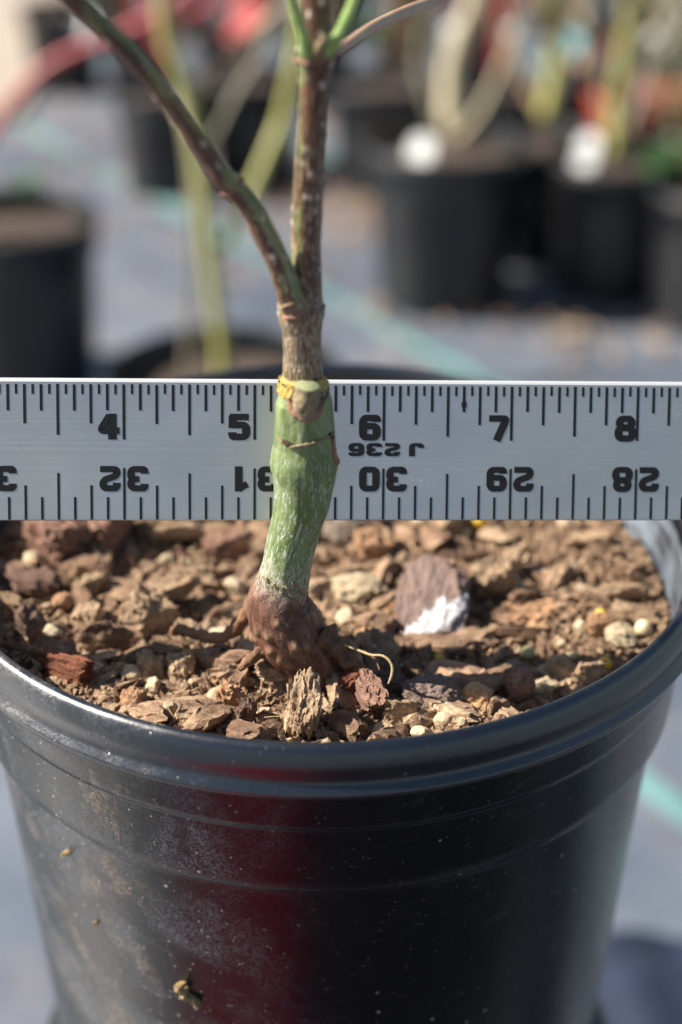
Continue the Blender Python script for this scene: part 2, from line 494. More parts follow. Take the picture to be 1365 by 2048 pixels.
def sweep_data(path, radii, nseg=24, fr=1.0, front=Vector((0, -1, 0)), amp=0.0, nsc=250.0, seed=0,
               spots=0, spot_r=0.0004, spot_h=0.00025, zmm=0.0, sub=1, ridges=0.0, rng=None, srange=(0, 1), zs=1.0):
    """tube along a path; returns verts, faces and the per-vertex 'cyl' and 'spot' values"""
    pts = [Vector(p) for p in path]
    # catmull-rom resample
    P, R = [], []
    n = len(pts)
    for i in range(n - 1):
        p0, p1, p2, p3 = pts[max(i - 1, 0)], pts[i], pts[i + 1], pts[min(i + 2, n - 1)]
        r0, r1, r2, r3 = radii[max(i - 1, 0)], radii[i], radii[i + 1], radii[min(i + 2, n - 1)]
        for k in range(sub):
            t = k / sub
            P.append(0.5 * ((2 * p1) + (p2 - p0) * t + (2 * p0 - 5 * p1 + 4 * p2 - p3) * t * t + (3 * p1 - p0 - 3 * p2 + p3) * t ** 3))
            R.append(0.5 * ((2 * r1) + (r2 - r0) * t + (2 * r0 - 5 * r1 + 4 * r2 - r3) * t * t + (3 * r1 - r0 - 3 * r2 + r3) * t ** 3))
    P.append(pts[-1]); R.append(radii[-1])
    m = len(P)
    L = [0.0]
    for i in range(1, m): L.append(L[-1] + (P[i] - P[i - 1]).length)
    rg = rng or random.Random(seed)
    sp = [(rg.uniform(*srange) * L[-1], rg.uniform(0, 2 * pi), rg.uniform(0.6, 1.2)) for _ in range(spots)]
    V, F, CY, S = [], [], [], []
    for i in range(m):
        T = (P[min(i + 1, m - 1)] - P[max(i - 1, 0)]).normalized()
        side = T.cross(front)
        if side.length < 1e-4: side = T.cross(Vector((1, 0, 0)))
        side.normalize()
        fv = side.cross(T).normalized()
        near = [q for q in sp if abs(q[0] - L[i]) < spot_r * 3]
        for j in range(nseg):
            a = 2 * pi * j / nseg
            r = R[i]
            d = side * cos(a) + fv * (sin(a) * fr)
            q = Vector((cos(a) * r, sin(a) * r, L[i]))
            dr = 0.0
            if amp: dr += amp * fbm(Vector((q.x, q.y, q.z * zs)) * nsc + Vector((seed * 7.3, 0, 0)))
            if ridges: dr += ridges * noise.noise(Vector((cos(a) * r * 1400, sin(a) * r * 1400, L[i] * 150 + seed)))
            s = 0.0
            for (l0, a0, k) in near:
                da = (a - a0 + pi) % (2 * pi) - pi
                e = ((L[i] - l0) / (spot_r * 1.3 * k)) ** 2 + (da * r / (spot_r * k)) ** 2
                if e < 9:
                    g = math.exp(-e)
                    dr += spot_h * k * g
                    s = max(s, g)
            V.append(P[i] + d * (r + dr))
            CY.append((q.x * 1000, q.y * 1000, L[i] * 1000 + zmm))
            S.append(min(1.0, s * 1.6))
    for i in range(m - 1):
        for j in range(nseg):
            k = (j + 1) % nseg
            F.append((i * nseg + j, i * nseg + k, (i + 1) * nseg + k, (i + 1) * nseg + j))
    for e, base in ((0, 0), (1, (m - 1) * nseg)):
        V.append(P[-1 if e else 0]); CY.append(CY[base]); S.append(0)
        c = len(V) - 1
        for j in range(nseg):
            k = (j + 1) % nseg
            F.append((base + j, base + k, c) if e else (base + k, base + j, c))
    return V, F, CY, S


def tube(name, path, radii, mat, parent=None, **k):
    V, F, CY, S = sweep_data(path, radii, **k)
    o = mesh_obj(name, V, F, mat, parent)
    a = o.data.attributes.new("cyl", 'FLOAT_VECTOR', 'POINT')
    a.data.foreach_set("vector", [x for c in CY for x in c])
    b = o.data.attributes.new("spot", 'FLOAT', 'POINT')
    b.data.foreach_set("value", S)
    return o


def lathe(profile, nseg=128, center=(0, 0, 0), wob=0.0):
    V, F = [], []
    for i, (r, z) in enumerate(profile):
        for j in range(nseg):
            a = 2 * pi * j / nseg
            rr = r * (1 + wob * sin(2 * a + 0.7) + wob * 0.5 * sin(3 * a + z * 20))
            V.append((center[0] + rr * cos(a), center[1] + rr * sin(a), center[2] + z))
    for i in range(len(profile) - 1):
        for j in range(nseg):
            k = (j + 1) % nseg
            F.append((i * nseg + j, i * nseg + k, (i + 1) * nseg + k, (i + 1) * nseg + j))
    return V, F


def chunk_mesh(name, L, W, T, seed, mat, cuts=7, amp=0.12, sub=4, fibre=0.0, dist=(0.62, 0.95), taper=0.0, bend=0.0, fine=0.07, box=True):
    """an angular broken lump: a ball cut by random planes, roughened, stretched to L x W x T"""
    rg = random.Random(seed)
    bm = bmesh.new()
    bmesh.ops.create_icosphere(bm, subdivisions=sub, radius=1.0)
    pl = []
    for _ in range(cuts):
        n = Vector((rg.gauss(0, 1), rg.gauss(0, 1), rg.gauss(0, 1))).normalized()
        pl.append((n, rg.uniform(*dist)))
    for n, d in () if not box else ((Vector((rg.gauss(0, .15), rg.gauss(0, .2), 1)).normalized(), 0.6), (Vector((0, 0, -1)), 0.6), (Vector((rg.gauss(0, .25), 1, rg.gauss(0, .3))).normalized(), 0.68), (Vector((rg.gauss(0, .25), -1, rg.gauss(0, .3))).normalized(), 0.68)):
        pl.append((n, d))
    off = Vector((seed * 3.17 % 91, seed * 1.73 % 77, 5))
    for v in bm.verts:
        c = v.co.copy()
        for n, d in pl:
            k = c.dot(n)
            if k > d: c -= n * (k - d)
        c += c.normalized() * amp * fbm(c * 1.6 + off, 3)
        c += c.normalized() * fine * fbm(c * 5.5 + off, 4)
        if fibre:
            c += Vector((0, 0.6, 1)).normalized() * fibre * noise.noise(Vector((c.x * 0.8, c.y * 9, c.z * 9)) + off)
            c.x += fibre * 2.2 * noise.noise(Vector((off.x, c.y * 7, c.z * 7))) * abs(c.x)
        c.y *= 1 - taper * c.x
        c.z += bend * c.x * c.x
        v.co = Vector((c.x * L / 2, c.y * W / 2 / (0.7 if box else 0.9), c.z * T / 2 / (0.62 if box else 0.9)))
    me = bpy.data.meshes.new(name)
    bm.to_mesh(me)
    bm.free()
    me.materials.append(mat)
    me.polygons.foreach_set("use_smooth", [True] * len(me.polygons))
    try:
        me.set_sharp_from_angle(angle=radians(32))
    except Exception:
        pass
    return me


# ------------------------------------------------------------------ the setting: ground cloth and path
def ground():
    # rows run from near to the horizon; finer cells close by
    xs = [-60, -20, -6] + [-3 + 0.1 * i for i in range(61)] + [6, 20, 60]
    ys = [-20, -6, -2, -1] + [-0.4 + 0.06 * i for i in range(66)] + [5, 9, 20, 60, 120]
    V, F = [], []
    for y in ys:
        for x in xs:
            z = 0
            if abs(x) < 2.9 and -0.3 < y < 3.5:
                z = 0.004 * fbm(Vector((x * 2.3, y * 2.8, 1)), 3) + 0.002 * noise.noise(Vector((x * 9, y * 5, 2)))
            V.append((x, y, z))
    nx = len(xs)
    for j in range(len(ys) - 1):
        for i in range(nx - 1):
            F.append((j * nx + i, j * nx + i + 1, (j + 1) * nx + i + 1, (j + 1) * nx + i))
    o = mesh_obj("ground", V, F, MAT['cloth'])
    tag(o, "bluish grey woven ground cloth with thin green stripes", kind="structure")
    # pale path along the left, beyond the cloth
    pts = [(-0.50, 2.35), (-0.47, 3.6), (-0.55, 6.0), (-3.5, 9.0), (-3.5, 2.3), (-1.2, 2.12)]
    n = len(pts)
    V = [(x, y, 0.012) for x, y in pts] + [(x, y, -0.02) for x, y in pts]
    F = [tuple(range(n))] + [(i, n + i, n + (i + 1) % n, (i + 1) % n) for i in range(n)]
    p = mesh_obj("path", V, F, MAT['gravel'], smooth=False)
    tag(p, "pale sunlit path at the far left", kind="structure")


ground()

# ------------------------------------------------------------------ the main pot
PC = Vector((-0.0037, 0.3016, 0.460))       # centre of the rim circle
ZR = PC.z


def main_pot():
    root = empty("nursery_pot", (PC.x, PC.y, ZR - 0.166), "large dusty black plastic nursery pot in front, holding the grafted tree", "plant pot")
    prof = [(0.0735, -0.060), (0.0790, -0.020), (0.0812, -0.010), (0.08110, -0.00480), (0.08118, -0.00345), (0.08141, -0.00220), (0.08177, -0.00112), (0.08225, -0.00030), (0.08280, 0.00022), (0.08340, 0.00040), (0.08400, 0.00022), (0.08455, -0.00030), (0.08503, -0.00112), (0.08539, -0.00220), (0.08562, -0.00345), (0.08570, -0.00480), (0.0852, -0.0068), (0.0855, -0.0078), (0.0866, -0.0085),
            (0.0868, -0.0092), (0.0865, -0.0099), (0.0853, -0.0104), (0.0838, -0.0107), (0.0829, -0.0113), (0.0826, -0.0125), (0.0824, -0.0195),
            (0.0822, -0.0208), (0.0816, -0.0212), (0.08145, -0.0222), (0.0808, -0.0345), (0.0805, -0.0372), (0.0800, -0.0380), (0.0783, -0.0384),
            (0.07785, -0.0392), (0.0775, -0.042), (0.0765, -0.060), (0.0749, -0.085), (0.0730, -0.115), (0.0705, -0.150), (0.0695, -0.158), (0.0680, -0.162), (0.061, -0.163), (0.0, -0.1625)]
    prof = [(max(r, 0.0003), z) for r, z in prof]
    i0 = prof.index((0.0812, -0.010))
    i1 = prof.index((0.0838, -0.0107))
    V, F = lathe(prof[i0:i1 + 1], 256, (PC.x, PC.y, ZR), 0.0012)
    mesh_obj("rim", V, F, MAT['rim'], root)
    V, F = lathe(prof[i1:], 256, (PC.x, PC.y, ZR), 0.0012)
    mesh_obj("pot_body", V, F, MAT['pot'], root)
    # inside: a second skin down to the mix
    m = M("inner_wall_scuff_sheen")
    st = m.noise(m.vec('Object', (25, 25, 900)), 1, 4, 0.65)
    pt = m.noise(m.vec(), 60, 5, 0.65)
    c = m.mix(m.ramp(m.math('ADD', m.math('MULTIPLY', st, 0.5), m.math('MULTIPLY', pt, 0.5)), [(0.42, 0), (0.60, 1)]), (0.022, 0.027, 0.036), (0.20, 0.235, 0.28))  # blue-grey puts sky reflection into the colour, along with scuff streaks
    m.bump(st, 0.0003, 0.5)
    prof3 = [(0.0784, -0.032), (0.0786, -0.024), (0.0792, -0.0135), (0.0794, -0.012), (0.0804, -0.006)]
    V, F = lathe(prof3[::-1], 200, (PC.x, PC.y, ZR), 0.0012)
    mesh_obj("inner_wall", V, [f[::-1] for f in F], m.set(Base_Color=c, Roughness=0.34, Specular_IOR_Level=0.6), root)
    prof2 = [(0.0815, -0.0015), (0.0806, -0.006), (0.0796, -0.012), (0.0794, -0.0135), (0.0788, -0.024), (0.0780, -0.045)]
    return root


pot_root = main_pot()

# scratches and debris on the wall are built further down

# stand: an upturned, larger nursery pot (carries the pot; below the frame)
def stand():
    zt = ZR - 0.1632
    root = empty("upturned_pot", (PC.x, PC.y, 0), "upturned black nursery pot that the front pot stands on", "plant pot")
    prof = [(0.0003, zt), (0.075, zt), (0.079, zt - 0.004), (0.083, zt - 0.03), (0.1075, 0.045), (0.109, 0.04), (0.112, 0.039), (0.113, 0.018), (0.116, 0.017), (0.117, 0.004), (0.114, 0.001), (0.108, 0.003)]
    V, F = lathe(prof[::-1], 96, (PC.x, PC.y, 0))
    mesh_obj("pot_body", V, F, MAT['pot2'], root)


stand()

# ------------------------------------------------------------------ the potting mix surface
STEM_Y = 0.2562
STEM_B = on_y(612, 1340, STEM_Y)


def soil_h(x, y):
    dx, dy = x - PC.x, y - PC.y
    r = hypot(dx, dy)
    h = -0.0195
    d = hypot(x - STEM_B.x, y - STEM_B.y)
    h += 0.0065 * math.exp(-(d / 0.016) ** 2)
    h += 0.0065 * max(0, -dy / 0.078) ** 2           # banked up against the front wall
    h += 0.0060 * max(0, (-dx - 0.02) / 0.06) ** 1.2 * (1 if dx < -0.02 else 0)  # and at the left
    h += 0.0022 * fbm(Vector((x * 55, y * 55, 3.3)), 4)
    h -= 0.0030 * math.exp(-((x - 0.045) ** 2 + (y - 0.262) ** 2) / 0.0005)
    return ZR + h


def soil_surface():
    V, F = [(PC.x, PC.y, soil_h(PC.x, PC.y))], []
    nr, na = 130, 340
    for i in range(1, nr + 1):
        r = 0.0795 * i / nr
        for j in range(na):
            a = 2 * pi * j / na
            x, y = PC.x + r * cos(a), PC.y + r * sin(a)
            z = soil_h(x, y) + 0.0011 * fbm(Vector((x * 420, y * 420, 9)), 4)
            V.append((x, y, z))
    for j in range(na):
        F.append((0, 1 + j, 1 + (j + 1) % na))
    for i in range(nr - 1):
        for j in range(na):
            k = (j + 1) % na
            a = 1 + i * na
            F.append((a + j, a + na + j, a + na + k, a + k))
    o = mesh_obj("potting_mix", V, F, MAT['mix'])
    tag(o, "coarse brown bark potting mix filling the front pot", "potting mix", kind="stuff")
    return o


mix_obj = soil_surface()


def on_soil(px, py):
    z = ZR - 0.018
    for _ in range(12):
        p = on_z(px, py, z)
        z = 0.5 * z + 0.5 * soil_h(p.x, p.y)
    return on_z(px, py, z)


# crumbs: shreds and grains too many to count
def crumbs():
    rg = random.Random(11)
    V, F = [], []
    cube = [(-1, -1, -1), (1, -1, -1), (1, 1, -1), (-1, 1, -1), (-1, -1, 1), (1, -1, 1), (1, 1, 1), (-1, 1, 1)]
    cf = [(0, 3, 2, 1), (4, 5, 6, 7), (0, 1, 5, 4), (1, 2, 6, 5), (2, 3, 7, 6), (3, 0, 4, 7)]
    for i in range(19000):
        r = 0.0775 * sqrt(rg.random())
        a = rg.uniform(0, 2 * pi)
        x, y = PC.x + r * cos(a), PC.y + r * sin(a)
        if x > 0.028 and rg.random() < 0.75:
            k = rg.uniform(0.0003, 0.0009)
            s = (k * 1.3, k, k * 0.8)
        elif rg.random() < 0.40:
            s = (rg.uniform(0.0014, 0.0042), rg.uniform(0.00015, 0.0004), rg.uniform(0.00012, 0.0003))
        else:
            k = rg.uniform(0.00035, 0.0013)
            s = (k * rg.uniform(0.9, 1.9), k, k * rg.uniform(0.4, 0.9))
        q = Quaternion((0, 0, 1), rg.uniform(0, 6.28)) @ Quaternion((0, 1, 0), rg.gauss(0, 0.4)) @ Quaternion((1, 0, 0), rg.uniform(0, 6.28))
        c = Vector((x, y, soil_h(x, y) + rg.uniform(0.0, 0.0016)))
        b = len(V)
        for cc in cube:
            j = Vector((cc[0] * s[0] * rg.uniform(0.5, 1.1), cc[1] * s[1] * rg.uniform(0.4, 1.2), cc[2] * s[2] * rg.uniform(0.4, 1.2)))
            V.append(c + q @ j)
        F += [tuple(b + k for k in f) for f in cf]
    o = mesh_obj("bark_crumbs", V, F, MAT['crumb'], smooth=False)
    tag(o, "fine bark shreds and grains covering the potting mix", "bark crumbs", kind="stuff")


crumbs()

# ------------------------------------------------------------------ notable pieces lying on the mix
HERO = []       # (x, y, radius) kept free of loose chips


def place(me, name, px, py, yaw, tilt=0, roll=0, lift=0.35, label="", cat="bark chip", T=0.004, keep=0.006, group=None):
    p = on_soil(px, py)
    o = bpy.data.objects.new(name, me)
    COL.objects.link(o)
    o.location = (p.x, p.y, soil_h(p.x, p.y) + T * lift)
    o.rotation_euler = (radians(roll), radians(tilt), radians(yaw))
    tag(o, label, cat, group)
    HERO.append((p.x, p.y, keep))
    return o


def px2m(px, py, n):
    p = on_soil(px, py)
    return n * depth_of(p) / FPX


def chip(px, py, Lp, Wp, T, yaw, mat, label, seed, tilt=0, roll=0, lift=0.35, name="bark_chip", cat="bark chip", **k):
    """Lp: length in photo pixels; Wp: its apparent width (foreshortened about 0.55 when lying flat)"""
    L = px2m(px, py, Lp)
    W = px2m(px, py, Wp)
    kw = dict(cuts=8, amp=0.16, fibre=0.13, fine=0.10)
    kw.update(k)
    me = chunk_mesh(name, L, W, T, seed, MAT[mat] if isinstance(mat, str) else mat, **kw)
    return place(me, name, px, py, yaw, tilt, roll, lift, label, cat, T, max(L, W) * 0.5)


def stone(px, py, Lp, Hp, mat, label, seed, yaw=0, lift=0.42, flatn=0.75, **k):
    L = px2m(px, py, Lp)
    W = L * k.pop('wr', 0.8)
    T = px2m(px, py, Hp) * flatn
    kw = dict(cuts=10, amp=0.14, fibre=0.0, dist=(0.68, 0.95), box=False, fine=0.09)
    kw.update(k)
    me = chunk_mesh("stone", L, W, T, seed, MAT[mat], **kw)
    return place(me, "stone", px, py, yaw, 0, 0, lift, label, "stone", T, L * 0.5)


# the slab with the white tip: material with a white ragged patch at its lower end
def mat_white_tip():
    m = M("bark_slab_white_tip")
    v = m.vec()
    x, y, z = m.sep(v)
    fib = m.noise(m.vec('Object', (110, 600, 600)), 1, 5, 0.7, 0.3)
    c = m.ramp(fib, [(0.3, (0.11, 0.075, 0.062)), (0.5, (0.19, 0.13, 0.112)), (0.7, (0.29, 0.205, 0.17))])
    c = m.mix(m.ramp(m.noise(v, 130, 3), [(0.58, 0), (0.72, 0.45)]), c, (0.36, 0.19, 0.10))
    n = m.noise(m.vec('Object', (120, 420, 420)), 1, 5, 0.7)
    e = m.math('ADD', m.math('MULTIPLY', x, 1000 / 12.0), m.math('MULTIPLY', m.math('SUBTRACT', n, 0.5), 1.1))
    e = m.math('ADD', e, m.math('MULTIPLY', y, 60))
    wm = m.ramp(m.math('MULTIPLY_ADD', e, -1.0, 0.0), [(0.12, 0), (0.20, 0.9), (0.55, 0.92), (0.72, 0.3)])
    wm = m.math('MULTIPLY', wm, m.ramp(m.noise(v, 700, 5, 0.75), [(0.38, 0.1), (0.50, 1)]))
    c = m.mix(wm, c, (0.62, 0.65, 0.68))
    m.bump(m.math('ADD', fib, m.noise(v, 1200, 4)), 0.0008, 0.8)
    return m.set(Base_Color=c, Roughness=0.75, Specular_IOR_Level=0.3)


MAT['white_bark'] = mat_white_tip()

chip(866, 1248, 205, 122, 0.0055, 84, 'white_bark', "flat brown bark slab with a ragged white patch on its near end", 901, tilt=-34, roll=6, lift=0.95, cuts=5, fibre=0.05, amp=0.05, dist=(0.8, 0.97), sub=5)
# left
chip(118, 1122, 128, 100, 0.0130, 150, 'bark_red', "large reddish fibrous bark chunk at the left edge of the mix", 1, tilt=10, cuts=5, fibre=0.14, sub=5)
chip(205, 1100, 118, 100, 0.0125, 60, 'bark_red', "large reddish brown bark chunk, second from the left under the ruler", 2, cuts=6, fibre=0.08, sub=5)
chip(355, 1096, 112, 26, 0.0030, 6, 'bark_tan', "thin tan bark stick with a pale right end below the 4 inch mark", 3, lift=1.6, fibre=0.05)
stone(333, 1132, 40, 38, 'cream', "bright cream pebble, left of a pair behind the left root", 4)
stone(374, 1136, 34, 28, 'cream', "bright cream pebble, right of a pair behind the left root", 5)
chip(190, 1192, 72, 30, 0.0040, 38, 'bark_tan', "greyish tan bark splinter tilted up to the right, near the left edge", 6, tilt=-14, lift=0.9)
chip(303, 1262, 112, 70, 0.0105, 20, 'bark_tan', "blocky tan bark chunk with a broken vertical face, left of the tree", 7, cuts=7, fibre=0.10, sub=5)
chip(345, 1215, 120, 46, 0.0050, 28, 'bark', "long grey brown bark piece resting behind the blocky tan chunk", 8, tilt=-8, lift=1.0)
chip(205, 1302, 118, 40, 0.0060, -6, 'bark', "arched grey brown bark piece near the left rim", 9, bend=-0.35, lift=0.7)
chip(140, 1368, 150, 38, 0.0050, -24, 'bark_old', "rusty dark bark strip lying against the left rim", 10, fibre=0.16, lift=0.9)
chip(175, 1262, 78, 60, 0.0070, 35, 'bark_tan', "rough tan bark chip with a pale lower edge at the left", 11)
chip(378, 1300, 70, 40, 0.0050, -15, 'bark_tan', "flat pale tan bark chip just left of the tree base", 12, lift=0.8)
chip(362, 1362, 66, 54, 0.0070, 20, 'bark_tan', "pale tan bark block in front of the left root", 13)
stone(243, 1345, 38, 30, 'orangerock', "small yellowish stone near the left front rim", 14)
chip(65, 1275, 62, 48, 0.0070, 10, 'bark_dark', "dark grey brown bark lump close to the left rim", 15)
chip(60, 1200, 120, 70, 0.0080, -10, 'bark_dark', "broad dark purplish bark slab at the far left", 16, lift=0.4)
chip(128, 1232, 44, 26, 0.0030, -5, 'bark_orange', "small orange tan bark flake at the left", 17, lift=1.3)
chip(455, 1118, 90, 40, 0.0050, 12, 'bark_red', "reddish bark piece behind the tree's left side", 18, lift=0.8)
chip(330, 1062, 90, 40, 0.0080, 0, 'bark_tan', "pale tan bark piece right under the ruler, left of the tree", 19)
stone(430, 1170, 40, 30, 'stone', "small pale stone beside the tree's left side", 20)
# front
chip(608, 1462, 125, 56, 0.0050, 80, 'bark_tan', "upright tan bark slab standing at the front rim below the tree", 21, tilt=-50, lift=1.3, cuts=4, fibre=0.16, sub=5, dist=(.8, .98))
stone(862, 1418, 122, 90, 'darkrock', "dark grey brown angular rock at the front rim", 22, flatn=0.95, wr=0.7, sub=5, cuts=8)
stone(946, 1418, 92, 72, 'orangerock', "pitted orange tan rock right of the dark rock", 23, flatn=0.8, sub=5)
stone(938, 1442, 44, 30, 'orangerock', "small yellow tan stone under the orange rock at the rim", 24, lift=0.8)
stone(1026, 1364, 80, 55, 'greyrock', "grey tan rock near the front right rim", 25, flatn=0.95, sub=5)
stone(1088, 1392, 58, 56, 'cream', "cream stone against the front right rim", 26, sub=5)
stone(1090, 1356, 60, 40, 'cream', "flat cream stone behind the cream stone at the rim", 27)
chip(1036, 1415, 64, 46, 0.0060, 50, 'bark_red', "pinkish brown bark chip between the orange rock and the cream stone", 28, tilt=-20, lift=0.9)
chip(735, 1430, 92, 36, 0.0060, -50, 'bark_red', "twisted reddish bark strip at the front, left of the dark rock", 29, bend=0.3, tilt=20, lift=0.9, fibre=0.2)
chip(775, 1392, 78, 44, 0.0060, 5, 'bark_dark', "dark fibrous bark chip behind the dark rock", 30)
chip(470, 1420, 56, 50, 0.0080, 70, 'bark_orange', "pale orange brown block near the front rim, left of the upright slab", 31, tilt=-20)
chip(497, 1452, 44, 30, 0.0060, 0, 'bark_dark', "small dark round bark lump at the front rim", 32, lift=0.6)
chip(305, 1352, 70, 56, 0.0060, 80, 'bark_tan', "pale pinkish bark fragment near the front left rim", 33)
chip(268, 1418, 56, 32, 0.0050, -10, 'bark_orange', "pale orange chip touching the front left rim", 34)
chip(560, 1375, 120, 36, 0.0035, 6, 'bark_tan', "thin tan bark sliver in front of the tree base", 35, lift=1.2)
chip(800, 1452, 80, 34, 0.0050, 10, 'bark_tan', "pale bark chip at the front rim below the dark rock", 36, lift=0.7)
chip(712, 1398, 70, 26, 0.0040, 28, 'bark_old', "narrow rusty bark stick pointing at the dark rock", 37, tilt=-18, lift=1.2)
# right and behind
stone(708, 1200, 128, 70, 'cream', "long flat cream stone just right of the tree", 41, flatn=0.8, wr=0.6, sub=5, cuts=7)
stone(690, 1088, 92, 84, 'greyrock', "rounded grey brown stone below the ruler, right of the tree", 42, flatn=0.85, sub=5)
chip(745, 1128, 86, 60, 0.0095, 20, 'bark_orange', "orange brown bark lump behind the long cream stone", 43)
chip(892, 1082, 92, 62, 0.0060, 60, 'bark_tan', "pale tan bark slab leaning below the ruler", 44, tilt=-20, lift=1.0)
chip(985, 1195, 92, 46, 0.0070, 14, 'bark_tan', "tan bark chip with a dark underside, right of the white-tipped slab", 45, lift=0.8)
chip(1024, 1155, 84, 30, 0.0040, 66, 'bark_tan', "narrow tan bark blade standing behind the tan chip", 46, tilt=-30, lift=1.2)
chip(1070, 1240, 130, 66, 0.0040, 0, 'bark_orange', "broad crumbly orange tan bark patch at the right", 47, lift=0.15, amp=0.35, fine=0.3)
chip(1248, 1213, 118, 28, 0.0035, 0, 'bark_tan', "long pale bark stick near the right wall", 48, lift=1.2)
stone(1240, 1290, 72, 60, 'cream', "cream angular stone near the right rim", 49, sub=5)
chip(1200, 1272, 60, 36, 0.0040, 20, 'bark_orange', "pale orange bark flake beside the cream angular stone", 50, lift=0.7)
stone(728, 1277, 36, 36, 'orangerock', "small round reddish orange stone right of the tree base", 51)
chip(765, 1272, 60, 46, 0.0050, 78, 'bark', "two-toned brown bark piece by the reddish stone", 52)
chip(800, 1255, 80, 44, 0.0050, 20, 'bark_orange', "light orange bark flake tucked behind the white-tipped slab", 53, lift=0.5)
chip(1190, 1098, 60, 28, 0.0035, -20, 'bark_tan', "pale tan bark flake in the back right of the mix", 54, lift=0.9)
stone(1160, 1185, 30, 24, 'stone', "small pale pebble toward the right wall", 55)
chip(640, 1130, 60, 34, 0.0050, 0, 'bark_tan', "pale bark piece touching the right side of the stem", 56)
chip(1120, 1365, 60, 30, 0.0040, -30, 'bark_tan', "pale shredded bark piece by the right front rim", 57, lift=0.8, fibre=0.25)
chip(1175, 1375, 76, 34, 0.0045, 30, 'bark_tan', "whitish tan bark scrap against the right front rim", 58, lift=0.8, fibre=0.2)
chip(905, 1130, 60, 30, 0.0040, 10, 'bark_dark', "dark brown chip behind the white-tipped slab", 59)


def prill(px, py, dp, mat, label, name="fertiliser_prill", cat="fertiliser prill"):
    r = px2m(px, py, dp) / 2
    me = chunk_mesh(name, 2 * r, 2 * r * 0.98, 2 * r * 0.96, int(px + py), MAT[mat], cuts=0, amp=0.03, fine=0.01, sub=4)
    # undo the flattening planes of chunk_mesh by a plain ball
    bm = bmesh.new()
    bmesh.ops.create_icosphere(bm, subdivisions=4, radius=r)
    for v in bm.verts:
        v.co *= 1 + 0.035 * noise.noise(v.co * 900 + Vector((px, 0, 0)))
    bm.to_mesh(me)
    bm.free()
    me.polygons.foreach_set("use_smooth", [True] * len(me.polygons))
    p = on_soil(px, py + dp * 0.3)
    o = bpy.data.objects.new(name, me)
    COL.objects.link(o)
    o.location = (p.x, p.y, soil_h(p.x, p.y) + r * 1.6)
    HERO.append((p.x, p.y, r * 3.0))
    tag(o, label, cat, "fertiliser prills on the potting mix")


prill(957, 1055, 38, 'prill', "yellow fertiliser ball right under the ruler")
prill(1200, 1241, 27, 'prill', "yellow brown fertiliser ball near the pale stick at the right")
prill(1208, 1340, 30, 'prill', "yellow fertiliser ball nearest the right front rim")
prill(878, 1326, 23, 'prill', "small yellow fertiliser ball at the foot of the white-tipped slab")
prill(1056, 1316, 28, 'prill_grey', "greyish green spent fertiliser ball")
prill(1148, 1322, 22, 'prill_grey', "greyish spent fertiliser ball nearer the right rim")
prill(933, 1074, 22, 'perlite', "white grain beside the yellow ball under the ruler", "perlite_grain", "perlite grain")
prill(1285, 1268, 33, 'perlite', "cream porous grain near the right wall", "perlite_grain", "perlite grain")
prill(1040, 1180, 20, 'prill_grey', "olive fertiliser ball behind the tan chip")

# loose chips: one mesh of each kind, copied
HERO.append((STEM_B.x, STEM_B.y, 0.0105))


def loose():
    rg = random.Random(5)
    kinds = []
    for i in range(16):
        L = 1.0
        me = chunk_mesh("bark_chip", 0.0080 + 0.0055 * rg.random(), 0.0028 + 0.0030 * rg.random(), 0.0016 + 0.0026 * rg.random(),
                        300 + i, MAT['bark'], cuts=7, amp=0.20, fibre=0.18, sub=3, fine=0.12, bend=rg.uniform(-0.25, 0.25), taper=rg.uniform(-0.2, 0.3))
        kinds.append(me)
    stones = [chunk_mesh("stone", 0.0042, 0.0036, 0.0028, 500 + i, MAT['stone'], cuts=9, amp=0.14, sub=3, box=False) for i in range(6)]
    n = ns = 0
    tries = 0
    spots = []
    while n < 285 and tries < 9000:
        tries += 1
        r = 0.0740 * sqrt(rg.random())
        a = rg.uniform(0, 2 * pi)
        x, y = PC.x + r * cos(a), PC.y + r * sin(a)
        if any((x - hx) ** 2 + (y - hy) ** 2 < (hr * 0.8) ** 2 for hx, hy, hr in HERO): continue
        if y > 0.345: continue
        # finer mix at the right, coarser at the left
        fine = 0.55 if x > 0.03 else 1.0
        if x > 0.03 and rg.random() < 0.45: continue
        md = 0.0036 * fine
        if any((x - sx) ** 2 + (y - sy) ** 2 < md * md for sx, sy in spots): continue
        spots.append((x, y))
        if rg.random() < 0.17:
            me, nm, lab, cat, grp = rg.choice(stones), "stone", "one of the small tan pebbles scattered through the potting mix", "pebble", "small pebbles in the potting mix"
            ns += 1
        else:
            me, nm, lab, cat, grp = rg.choice(kinds), "bark_chip", "one of the small brown bark chips strewn over the potting mix", "bark chip", "small bark chips on the potting mix"
        o = bpy.data.objects.new(nm, me)
        COL.objects.link(o)
        s = rg.uniform(0.55, 1.35) * (0.75 if x > 0.03 else 1)
        o.scale = (s, s * rg.uniform(0.8, 1.25), s * rg.uniform(0.8, 1.3))
        o.rotation_euler = (rg.gauss(0, 0.45), rg.gauss(0, 0.28), rg.uniform(0, 6.28))
        o.location = (x, y, soil_h(x, y) + 0.0012 * s + rg.uniform(0, 0.0016))
        tag(o, lab, cat, grp)
        n += 1


loose()

# ------------------------------------------------------------------ the grafted tree
TREE = empty("grafted_maple", (STEM_B.x, STEM_B.y, soil_h(STEM_B.x, STEM_B.y)), "young grafted maple with a green rootstock and brown upper stem growing in the front pot", "tree")


def stem_rings(tab, Y=STEM_Y):
    P, R = [], []
    for y, xl, xr in tab:
        c = on_y((xl + xr) / 2, y, Y)
        P.append(c)
        R.append((xr - xl) / 2 * depth_of(c) / FPX)
    return P, R


